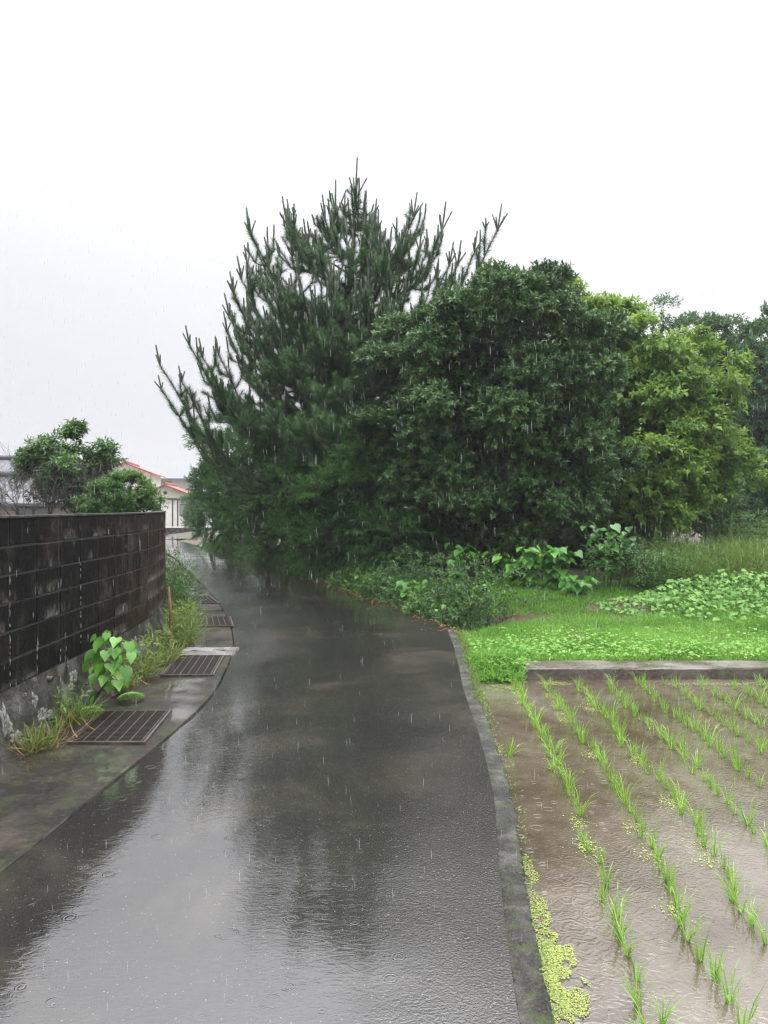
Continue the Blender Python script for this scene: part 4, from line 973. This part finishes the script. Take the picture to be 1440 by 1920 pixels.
# ------------------------------------------------------------------ left side: seedling and weeds at the wall foot
b = G(166, 1338); b[2] = .02
root = empty('broadleaf_seedling', b, 'lime green large leaved seedling leaning at the foot of the block wall', 'plant')
ml, ms = MB(), MB()
main = spline([b - [0, 0, .04], W(178, 1310, 6.05), W(200, 1277, 6.1), W(213, 1240, 6.15), W(212, 1205, 6.2)], 14)
ms.tube(main, np.linspace(.010, .004, 14), 6)
ends = [main[9], main[11], main[13], main[7], main[5]]
for zx, zy, s in [(575, 140, .15), (620, 180, .15), (690, 150, .14), (720, 190, .13), (515, 255, .16), (555, 200, .14), (665, 232, .12), (625, 285, .15), (700, 305, .15), (640, 330, .14), (548, 350, .15), (660, 380, .14), (605, 395, .12), (545, 455, .16), (470, 400, .12), (530, 215, .12), (600, 130, .12), (655, 140, .13), (500, 285, .13), (735, 225, .11), (590, 355, .12), (690, 345, .13), (640, 200, .13), (560, 160, .12), (720, 165, .12), (530, 470, .1)] + [(610 + rng.normal(0, 42), 235 + rng.normal(0, 60), U(.08, .12)) for _ in range(26)]:
    s *= 1.0; dY = U(-.22, .22); q = W(zx / 3, 1160 + zy / 3 - 10, 6.12 + dY)
    if zy > 440: q[1] = min(q[1], 6.2); 
    if zy > 460 and zx > 600: q[1] = 6.5
    q[2] = max(q[2], .06)
    near = main[np.argmin(np.linalg.norm(main - q, axis=1))]
    ms.tube(spline([near, (near + q) / 2 + [0, 0, .03], q], 5), .0028, 4)
    out = (q - main[8]) * [1, 1, 0]; out = nrm(out + rng.normal(0, .06, 3) + [0, -.05, 0])
    ml.leaves(q[None], (out * U(.4, 1) + [0, -.25, -U(.5, 1.0)])[None], (np.array([out[0] * .7, -.75, .75]) + rng.normal(0, .2, 3))[None], [s * U(.75, .98)], [s * .76], HEART, [float(np.clip(rng.normal(.42, .3), 0, 1))], 0, True)
ml.build('foliage', M_SEED, root); ms.build('stem', M_BARK, root)

def tuft(name, cx, cy, rad, n, h, label, group, mat=M_WEED, tint=.5, leafy=0, dry=0):
    c = np.array([cx, cy, 0.02]); mb = MB()
    a = U(0, 6.28, n); r_ = np.abs(rng.normal(0, .5, n)) * rad
    P = np.stack([cx + r_ * np.cos(a) * .6, cy + r_ * np.sin(a), np.full(n, .015)], -1)
    D = np.stack([np.cos(a) * .55 + .1, np.sin(a) * .45 - .1, np.ones(n)], -1) + rng.normal(0, .25, (n, 3))
    ti = np.clip(rng.normal(tint, .2, n), 0, 1)
    mb.leaves(P, nrm(D), rng.normal(0, 1, (n, 3)) * [1, 1, .1], h * U(.35, 1.1, n), .0065, ARCH, ti)
    if leafy:
        m = leafy; a = U(0, 6.28, m); r_ = np.sqrt(U(0, 1, m)) * rad
        C = np.stack([cx + r_ * np.cos(a) * .6, cy + r_ * np.sin(a), .05 + U(0, 1, m) * h * .9], -1)
        sprigs(mb, C, nrm(rng.normal(0, .5, (m, 3)) + [0, -.1, .8]), 8, .10, .05, .018, KITE, np.clip(rng.normal(tint, .15, m), 0, 1), droop=.2)
    if dry:
        m = dry; a = U(0, 6.28, m); P = np.stack([cx + rng.normal(0, rad * .4, m), cy + rng.normal(0, rad * .6, m), np.full(m, .03)], -1)
        mb.leaves(P, np.stack([np.cos(a), np.sin(a), U(0, .5, m)], -1), np.tile([[0, 0, 1.0]], (m, 1)), U(.08, .2, m), .007, ARCH, U(.2, 1, m), 1)
    return tag(mb.build(name, [mat, M_DRY]), label, 'weed', group)
WG = 'weeds along the foot of the block wall'
def wfoot(Y): 
    ln = Y - WY0; p, a = wall_pt(max(ln, 0)); return p[0] + .17
for Y, ox, rad, n, h, lab, lf, dry, ti in [
        (5.05, .06, .22, 130, .20, 'sparse grass tuft with dry straw at the wall foot nearest the camera', 0, 70, .6),
        (5.65, .05, .22, 120, .22, 'grass tuft at the wall foot beside the large rusty grate', 10, 20, .5),
        (6.60, .10, .18, 90, .16, 'mossy weed tuft just behind the lime green seedling', 30, 20, .55),
        (7.1, .08, .22, 110, .30, 'pale grey weeds growing against the wall behind the seedling', 40, 25, .75),
        (7.9, .10, .28, 160, .26, 'yellowish grass tuft beside the grate with the pale lid', 25, 20, .72),
        (8.9, .12, .32, 170, .42, 'mixed grass clump at the foot of the rust brown stake', 55, 15, .6),
        (9.7, .06, .30, 170, .34, 'yellow green weed clump next to the middle grates', 70, 10, .7),
        (11.2, .30, .42, 200, .58, 'bushy weed clump just past the wall end', 110, 0, .4),
        (12.9, .10, .45, 160, .85, 'tall leafy weed clump at the bend past the wall end', 210, 0, .3),
        (14.6, .00, .5, 160, .55, 'low weed clump farthest along the left lane edge', 120, 0, .4)]:
    x = wfoot(Y) + ox if Y < 10 else lx(Y) - .42 + ox * .1 - .25 * (Y < 12) * 0
    if Y > 10: x = lx(Y) - {11.2: .78, 12.9: .85, 14.6: .55}[Y]
    tuft('weed_clump', x, Y, rad, n, h, lab, WG, tint=ti, leafy=lf, dry=dry, mat=M_UNDER if Y > 10.5 else M_WEED)
for px, py, r_, lab in [(245, 1316, .075, 'bright round moss cushion behind the large rusty grate'), (168, 1344, .07, 'bright moss cushion at the foot of the lime green seedling')]:
    g = G(px, py); mb = MB(); m = 500; a = U(0, 6.28, m); q = np.sqrt(U(0, 1, m))
    P = np.stack([g[0] + q * r_ * 1.3 * np.cos(a), g[1] + q * r_ * 1.5 * np.sin(a), .03 + .035 * (1 - q ** 2)], -1)
    mb.leaves(P, np.stack([np.cos(a), np.sin(a), np.full(m, .6)], -1), np.tile([[0, 0, 1.0]], (m, 1)), U(.01, .022, m), .012, KITE, U(.3, 1, m))
    tag(mb.build('moss_cushion', M_SEED), lab, 'moss', 'moss cushions by the grate')

# ------------------------------------------------------------------ paddy: rice seedlings, duckweed, floating clippings
protos = []
for v in range(7):
    mb = MB(); n = int(rng.integers(9, 16)); a = U(0, 6.28, n)
    P = np.stack([np.cos(a) * .010, np.sin(a) * .010, np.full(n, -.03)], -1)
    D = np.stack([np.cos(a) * U(.02, .17, n), np.sin(a) * U(.02, .17, n), np.ones(n)], -1)
    Nn = np.stack([-np.cos(a), -np.sin(a), np.full(n, .1)], -1) * -1
    mb.leaves(P, nrm(D), Nn, U(.13, .27, n), U(.006, .009, n), ARCH if v % 2 else BLADE, U(.2, .9, n))
    m = 4; a2 = U(0, 6.28, m)
    mb.leaves(np.tile([[0, 0, .0]], (m, 1)), np.stack([np.cos(a2), np.sin(a2), np.full(m, .8)], -1), np.tile([[0, 0, 1.0]], (m, 1)), U(.10, .17, m), .006, ARCH, U(.6, 1, m))
    me = mb.build('rice_seedling', M_RICE); protos.append(me.data); bpy.data.objects.remove(me)
ORD = ['first', 'second', 'third', 'fourth', 'fifth', 'sixth', 'seventh', 'eighth', 'ninth', 'tenth', 'eleventh', 'twelfth', 'thirteenth']
src = None
for r_i in range(12):
    y = 2.36 + U(0, .12)
    while y < BANK_Y - .18:
        x = kx(y) + .40 + .02 * (y - 5) + r_i * .30 + rng.normal(0, .018)
        gap = {0: (4.05, 4.30), 1: (4.9, 5.05)}.get(r_i)
        vis = x < y * .515 + .1 and not (gap and gap[0] < y < gap[1]) and rng.random() > (.05 if r_i < 2 else .06)
        if vis:
            o = bpy.data.objects.new('rice_seedling', protos[int(rng.integers(7))]) if src is None else src.copy()
            if src is not None: o.data = protos[int(rng.integers(7))]
            src = o; COL.objects.link(o)
            s = U(.50, .88)
            o.location = (x, y, PADDY_Z); o.rotation_euler = (U(-.08, .08), U(-.08, .08), U(0, 6.28)); o.scale = (s * .95, s * .95, s)
            tag(o, f'thin green rice seedling in the {ORD[r_i]} row from the lane kerb', 'rice plant', 'rice seedlings in the flooded paddy')
        y += (.12 if r_i < 3 else .13) * U(.8, 1.25)
# one stray seedling between the kerb and the first row
g = G(955, 1418, PADDY_Z); o = src.copy(); o.data = protos[1]; COL.objects.link(o); o.location = (g[0], g[1], PADDY_Z); o.rotation_euler = (.3, .5, 1); o.scale = (1, 1, .9)
tag(o, 'stray rice seedling alone between the kerb and the first row', 'rice plant', 'rice seedlings in the flooded paddy')
# duckweed mats
mb = MB()
def duck(px, py, rxx, ryy, n):
    n = int(n * 1.5)
    g = G(px, py, PADDY_Z); a = U(0, 6.28, n); q = np.sqrt(U(0, 1, n)) * (1 + .25 * vnoise(np.stack([np.cos(a), np.sin(a)], -1), 2, px))
    P = np.stack([g[0] + q * rxx * np.cos(a), g[1] + q * ryy * np.sin(a), np.full(n, PADDY_Z + .003) + U(0, .004, n)], -1)
    P = P[(P[:, 0] > kx(P[:, 1]) + .002) & (vnoise(P, 14, 5) > -.45)]; n = len(P); b = U(0, 6.28, n)
    mb.leaves(P, np.stack([np.cos(b), np.sin(b), U(-.1, .25, n)], -1), np.tile([[0, 0, 1.0]], (n, 1)), U(.005, .010, n), U(.004, .008, n), KITE, U(0, 1, n))
duck(1052, 1830, .085, .22, 2600); duck(1035, 1880, .06, .2, 900); duck(1020, 1740, .05, .24, 1000); duck(1000, 1650, .03, .25, 420); duck(925, 1400, .05, .3, 350); duck(900, 1300, .05, .35, 500); duck(935, 1290, .12, .12, 350); duck(1040, 1283, .16, .08, 400); duck(1400, 1284, .9, .06, 1200); duck(962, 1548, .02, .12, 120)
for r_i in range(3):
    for k in range(9):
        y = U(3, 7.5); g = np.array([kx(y) + .40 + .02 * (y - 5) + r_i * .3, y]); n = 60
        P = np.stack([g[0] + rng.normal(-.02, .035, n), g[1] + rng.normal(0, .05, n), np.full(n, PADDY_Z + .004)], -1); b = U(0, 6.28, n)
        mb.leaves(P, np.stack([np.cos(b), np.sin(b), U(-.1, .2, n)], -1), np.tile([[0, 0, 1.0]], (n, 1)), U(.006, .014, n), .009, KITE, U(.2, 1, n))
tag(mb.build('duckweed', M_DUCK), 'yellow green duckweed floating along the kerb', 'duckweed', None, 'stuff')

# moss and small weeds on the kerb and at the paddy corner
mb = MB(); n = 1500
yy_ = np.concatenate([U(6.2, 10, 1100), U(2.4, 6.2, 400)]); P = np.stack([kx(yy_) + rng.normal(.01, .02, n), yy_, np.full(n, .0)], -1); az = U(0, 6.28, n)
mb.leaves(P, np.stack([np.cos(az) * .6 + .3, np.sin(az) * .6, U(.2, 1, n)], -1), np.tile([[0, 0, 1.0]], (n, 1)), U(.012, .05, n) * np.where(yy_ > 6.2, 1.2, .6), .010, KITE, U(.2, 1, n))
tag(mb.build('kerb_moss', M_WEED), 'moss and tiny weeds along the kerb edge', 'moss', None, 'stuff')

# ------------------------------------------------------------------ behind the wall on the left
def grow(mb, p, d, ln, r, depth, spread=.5, up=.12, tips=None, kids=(2, 4)):
    n = 5; P = [np.array(p, float)]; d = nrm(d)
    for k in range(n):
        d = nrm(d + rng.normal(0, .10, 3) + [0, 0, up * .4]); P.append(P[-1] + d * ln / n)
    P = np.array(P); mb.tube(P, np.linspace(r, r * .55, n + 1), 5 if depth > 1 else 4)
    if depth == 0:
        if tips is not None: tips.append((P[-1], d))
        return
    for _ in range(int(rng.integers(*kids)) + (depth > 2)):
        k = int(rng.integers(2, n + 1))
        grow(mb, P[k], d + rng.normal(0, spread, 3) + [0, 0, up], ln * U(.6, .9), r * .62, depth - 1, spread, up, tips, kids)
root = empty('bare_shrub', W(90, 1010, 12.5) * [1, 1, 0] + [0, 0, .2], 'leafless grey branching shrub behind the block wall', 'shrub')
mb, tw = MB(), MB()
for px, d in [(60, (-.5, 0, 1)), (90, (.1, 0, 1)), (105, (.6, 0, .9)), (75, (-.9, -.2, .8)), (40, (-.6, 0, 1)), (120, (.5, .2, 1))]:
    grow(mb, W(px, 1010, 12.5 + U(-.3, .3)), d, U(.46, .60), .016, 5, .50, .07, None, (3, 4))
mb.build('trunk', M_TWIG, root)
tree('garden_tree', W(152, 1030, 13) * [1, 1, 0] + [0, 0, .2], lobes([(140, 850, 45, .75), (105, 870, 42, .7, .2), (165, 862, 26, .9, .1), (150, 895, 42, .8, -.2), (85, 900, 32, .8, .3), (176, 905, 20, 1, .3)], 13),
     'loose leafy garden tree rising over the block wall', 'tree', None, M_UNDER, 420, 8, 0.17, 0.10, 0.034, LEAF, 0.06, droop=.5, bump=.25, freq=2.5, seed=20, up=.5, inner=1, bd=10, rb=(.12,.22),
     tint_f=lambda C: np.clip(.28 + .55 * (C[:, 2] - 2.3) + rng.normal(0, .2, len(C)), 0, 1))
tree('green_bush', W(235, 1020, 11.5) * [1, 1, 0] + [0, 0, .2], lobes([(232, 938, 42, .85), (196, 950, 32, .8), (266, 948, 26, .9), (232, 970, 52, .7), (228, 922, 16, 1)], 11.5),
     'bright green rounded bush just above the curved end of the wall', 'shrub', None, M_UNDER, 900, 10, 0.10, 0.045, 0.018, LEAF, 0.04, bump=.22, freq=3, seed=22, up=.5, inner=3, bd=26, rb=(.08,.16))

# houses
def window(root, c, w, h, rz, mull=1, frame=.05, pane=M_GLASS, fm=M_DARK):
    fb, pb = MB(), MB()
    ux = np.array([cos(rz), sin(rz), 0]); n = np.array([sin(rz), -cos(rz), 0]); uz = np.array([0, 0, 1.0])
    def slab(mb, a0, a1, z0, z1, o0, o1):
        V = np.array([c + ux * a + n * o + uz * z for z in (z0, z1) for o in (o1, o0) for a in (a0, a1)])
        mb.add(V, [[0, 2, 3, 1], [4, 5, 7, 6], [0, 1, 5, 4], [2, 6, 7, 3], [0, 4, 6, 2], [1, 3, 7, 5]])
    slab(fb, -w / 2, w / 2, h / 2 - frame, h / 2, 0.0, .07); slab(fb, -w / 2, w / 2, -h / 2, -h / 2 + frame, 0.0, .09)
    for k in range(mull + 2):
        x = -w / 2 + frame / 2 + (w - frame) * k / (mull + 1); slab(fb, x - frame / 2, x + frame / 2, -h / 2 + frame, h / 2 - frame, 0.0, .06)
    slab(pb, -w / 2 + frame, w / 2 - frame, -h / 2 + frame, h / 2 - frame, .005, .02)
    f = fb.build('window', fm, root); pb.build('pane', pane, f)
def gable_house(name, c, w, d, eave, ridge, rz, wm, rm, label, wins=(), ridge_along='y', ov=.45, vent=True):
    root = empty(name, (c[0], c[1], 0), label, 'house')
    m = np.array([[cos(rz), -sin(rz), 0], [sin(rz), cos(rz), 0], [0, 0, 1]]); C = np.array([c[0], c[1], 0.0])
    tr = lambda V: np.asarray(V, float) @ m.T + C
    hw, hd = w / 2, d / 2
    V = [[-hw, -hd, 0], [hw, -hd, 0], [hw, hd, 0], [-hw, hd, 0], [-hw, -hd, eave], [hw, -hd, eave], [hw, hd, eave], [-hw, hd, eave]]
    mbw = MB()
    if ridge_along == 'y':
        V += [[0, -hd, ridge], [0, hd, ridge]]
        mbw.add(tr(V), [[0, 1, 5, 4], [1, 2, 6, 5], [2, 3, 7, 6], [3, 0, 4, 7]]).add(tr(V), [[4, 5, 8], [6, 7, 9]])
    else:
        V += [[-hw, 0, ridge], [hw, 0, ridge]]
        mbw.add(tr(V), [[0, 1, 5, 4], [1, 2, 6, 5], [2, 3, 7, 6], [3, 0, 4, 7]]).add(tr(V), [[5, 6, 9], [7, 4, 8]])
    mbw.build('wall', wm, root)
    rb = MB(); t = .09
    a, l = (hw, hd) if ridge_along == 'y' else (hd, hw)
    sl = (ridge - eave) / a
    for s in (-1, 1):
        q = [[s * (a + ov), -l - ov, eave - sl * ov + .03], [0, -l - ov, ridge + .03], [0, l + ov, ridge + .03], [s * (a + ov), l + ov, eave - sl * ov + .03]]
        q = np.array(q + [[x, y, z + t] for x, y, z in q])
        if ridge_along == 'x': q = q[:, [1, 0, 2]]
        rb.add(tr(q), [[0, 1, 2, 3], [7, 6, 5, 4], [0, 4, 5, 1], [1, 5, 6, 2], [2, 6, 7, 3], [3, 7, 4, 0]])
        if s == 1:
            r2 = np.array([[0, -l - ov, ridge + .2], [0, l + ov, ridge + .2]]); r2 = r2[:, [1, 0, 2]] if ridge_along == 'x' else r2
            rb.tube(tr(r2), .12, 6)
    rb.build('roof', rm, root)
    for (x, z, ww, hh, mull) in wins:
        window(root, tr([[x, -hd - .005, z]])[0], ww, hh, rz, mull)
    if vent and ridge_along == 'y':
        vb = MB(); p = tr([[0, -hd - .02, ridge - .62], [0, -hd + .05, ridge - .62]]); vb.tube(p, .16, 10); vb.build('vent', M_DARK, root)
    return root
p = W(247, 940, 76); gable_house('house', p, 4.6, 8, 4.75, 5.65, .16, M_CREAM, M_RED, 'cream gabled house with red roof above the green bush', [(-.9, 3.5, 1.2, .9, 1)])
p = W(320, 940, 70); hb = gable_house('outbuilding', p, 3.6, 6, 2.72, 3.42, .12, M_CREAM, M_RED, 'small cream building with red gable roof behind the pale shed', [])
def flat_house(name, c, w, d, h, rz, wm, rm, label, wins, ov=.35, slope=0.0, posts=()):
    root = empty(name, (c[0], c[1], 0), label, 'house')
    m = np.array([[cos(rz), -sin(rz), 0], [sin(rz), cos(rz), 0], [0, 0, 1]]); C = np.array([c[0], c[1], 0.0]); tr = lambda V: np.asarray(V, float) @ m.T + C
    bx = lambda x0, x1, y0, y1, z0, z1, s=0: (tr([[x, y, z + (s * (x - x0) if z == z1 or s and z0 > 1 else 0)] for z in (z0, z1) for y in (y0, y1) for x in (x0, x1)]), [[0, 2, 3, 1], [4, 5, 7, 6], [0, 1, 5, 4], [2, 6, 7, 3], [0, 4, 6, 2], [1, 3, 7, 5]])
    MB().add(*bx(-w / 2, w / 2, -d / 2, d / 2, 0, h, slope)).build('wall', wm, root)
    MB().add(*bx(-w / 2 - ov, w / 2 + ov, -d / 2 - ov, d / 2 + ov, h + .0, h + .16, slope)).build('roof', rm, root)
    for (x, z, ww, hh, mull) in wins: window(root, tr([[x, -d / 2 - .005, z]])[0], ww, hh, rz, mull)
    for x in posts: MB().add(*bx(x - .05, x + .05, -d / 2 - .03, -d / 2 - .005, 0, h - .02)).build('post', M_DARK, root)
    return root
p = W(334, 960, 64); flat_house('shed', p, 4.6, 4, 2.25, 0.12, M_WHITE, M_DARK, 'pale shed with dark posts and one window past the wall end', [(.98, 1.32, 1.15, .95, 1)], .25, -.05, (-2.2, -1.1, -.15, .25))
p = W(325, 930, 92); flat_house('house', p, 6.5, 6, 4.7, .15, M_GREYW, M_SLATE, 'grey flat roofed house behind the small red roofed building', [(-.6, 4.0, 1.5, .9, 1)], .6)
p = W(40, 940, 27); gable_house('house', p, 5.0, 5, 1.72, 2.55, .12, M_PINKW, M_SLATE, 'low pale house with grey tiled roof behind the bare shrub', [(-1.2, 1.25, .9, .6, 1), (1.2, 1.25, 1.0, .7, 1)], 'x', .4)
p = W(12, 920, 36); gable_house('house', p, 4.6, 5, 2.9, 3.7, .2, M_GREYW, M_SLATE, 'two storey grey house half hidden by the bare shrub twigs', [(.6, 2.4, 1.2, .7, 1)], 'x', .4)
p = W(168, 930, 48); gable_house('house', p, 4.0, 5, 2.4, 3.1, .2, M_GREYW, M_SLATE, 'grey roofed house between the garden tree and the green bush', [], 'x', .4)
# low kerb wall across the end of the lane
lw = MB().box((-22, 47.5, -.1), (-7, 47.8, .30), .5, 0, 0, .02)
tag(lw.build('low_wall', M_KERB), 'low dark concrete wall across the end of the lane', 'wall')
tree('far_tree', W(366, 990, 58) * [1, 1, 0], lobes([(368, 950, 14, 1.6), (364, 975, 10, 1)], 58), 'small green garden shrub to the right of the pale shed', 'shrub', None, M_UNDER, 60, 9, .3, .16, .07, KITE, .05, seed=24, inner=1, bd=6)
# hill
hx = np.linspace(-190, 40, 90); hy = np.linspace(150, 330, 20); KH = 1.5
X, Yv = np.meshgrid(hx, hy, indexing='ij')
hz = (9 + 3 * np.sin(X * .045) + 1.8 * np.sin(X * .13 + 1)) * np.sin(np.clip((Yv - 150) / 180, 0, 1) * pi) ** .7 * np.clip((X + 190) / 40, 0, 1) * np.clip((40 - X) / 60, 0, 1) + .9 * vnoise(np.stack([X, Yv], -1), .25, 3) - 1
tag(MB().grid(np.stack([X * KH, Yv * KH, hz * KH], -1)).build('hill', leaf_mat('far_wood', (.03, .05, .03), (.05, .08, .045), (.07, .1, .06))), 'hazy wooded hill beyond the houses', None, None, 'structure')

# ------------------------------------------------------------------ rain: falling drops and drops bouncing off wet surfaces
mb = MB()
SP = (A3([[0, 0, 0], [.5, .5, 0], [1, 0, 0], [.5, -.5, 0], [.5, 0, .5], [.5, 0, -.5]], float), None)
def drops(P, L, r):
    n = len(P); d = nrm(np.stack([rng.normal(.02, .015, n), rng.normal(0, .01, n), -np.ones(n)], -1)); u, v = perp(d)
    r = np.broadcast_to(r, (n,))[:, None]; L = L[:, None]
    V = np.stack([P, P + d * L * .6 + u * r, P + d * L * .6 + (-.5 * u + .87 * v) * r, P + d * L * .6 + (-.5 * u - .87 * v) * r, P + d * L], 1)
    F_ = A3([[0, 1, 2], [0, 2, 3], [0, 3, 1], [4, 2, 1], [4, 3, 2], [4, 1, 3]])
    mb.add(V.reshape(-1, 3), (np.arange(n)[:, None, None] * 5 + F_).reshape(-1, 3), .5, 0, True)
n = 3600
Yv = 1.5 + 15 * U(0, 1, n) ** .8; X = U(-.52, .52, n) * Yv; Z = CAM_H + U(-.66, .62, n) * Yv
k = Z > .1; drops(np.stack([X, Yv, Z], -1)[k], (.02 + .0045 * Yv * U(.6, 1.5, n))[k], (.0005 + .00011 * Yv)[k])
n = 1100
Yv = 2.2 + 10 * U(0, 1, n) ** 1.0; X = U(-1.6, .6, n); k = (X > lx(Yv)) & (X < rx(Yv)); X, Yv = X[k], Yv[k]
drops(np.stack([X, Yv, .018 + np.abs(rng.normal(0, .012, len(X)))], -1), U(.002, .006, len(X)), U(.001, .0024, len(X)))
n = 350; Yv = 2.4 + 5.2 * U(0, 1, n); X = kx(Yv) + U(.05, 3, n)
drops(np.stack([X, Yv, PADDY_Z + .004 + np.abs(rng.normal(0, .012, n))], -1), U(.003, .008, n), U(.0012, .0025, n))
t = NT('rain_water'); t.base((.9, .92, .95)); t.rough(.15)
tp = t.n.new('ShaderNodeBsdfTransparent'); mx = t.n.new('ShaderNodeMixShader'); mx.inputs[0].default_value = .24
t.link(tp.outputs[0], mx.inputs[1]); t.link(t.b.outputs[0], mx.inputs[2]); t.link(mx.outputs[0], t.n['Material Output'].inputs[0])
tag(mb.build('rain', t.m), 'falling rain drops and splashes', 'rain', None, 'stuff')

# ------------------------------------------------------------------ the wet air
t = NT('rain_haze')
pv = t.n.new('ShaderNodeVolumePrincipled'); pv.inputs['Color'].default_value = (.93, .94, .97, 1); pv.inputs['Density'].default_value = 0.0010
t.n.remove(t.b); t.link(pv.outputs[0], t.n['Material Output'].inputs['Volume'])
tag(MB().box((-420, -15, -3), (160, 520, 30)).build('haze', t.m), 'thin rain haze', None, None, 'stuff')
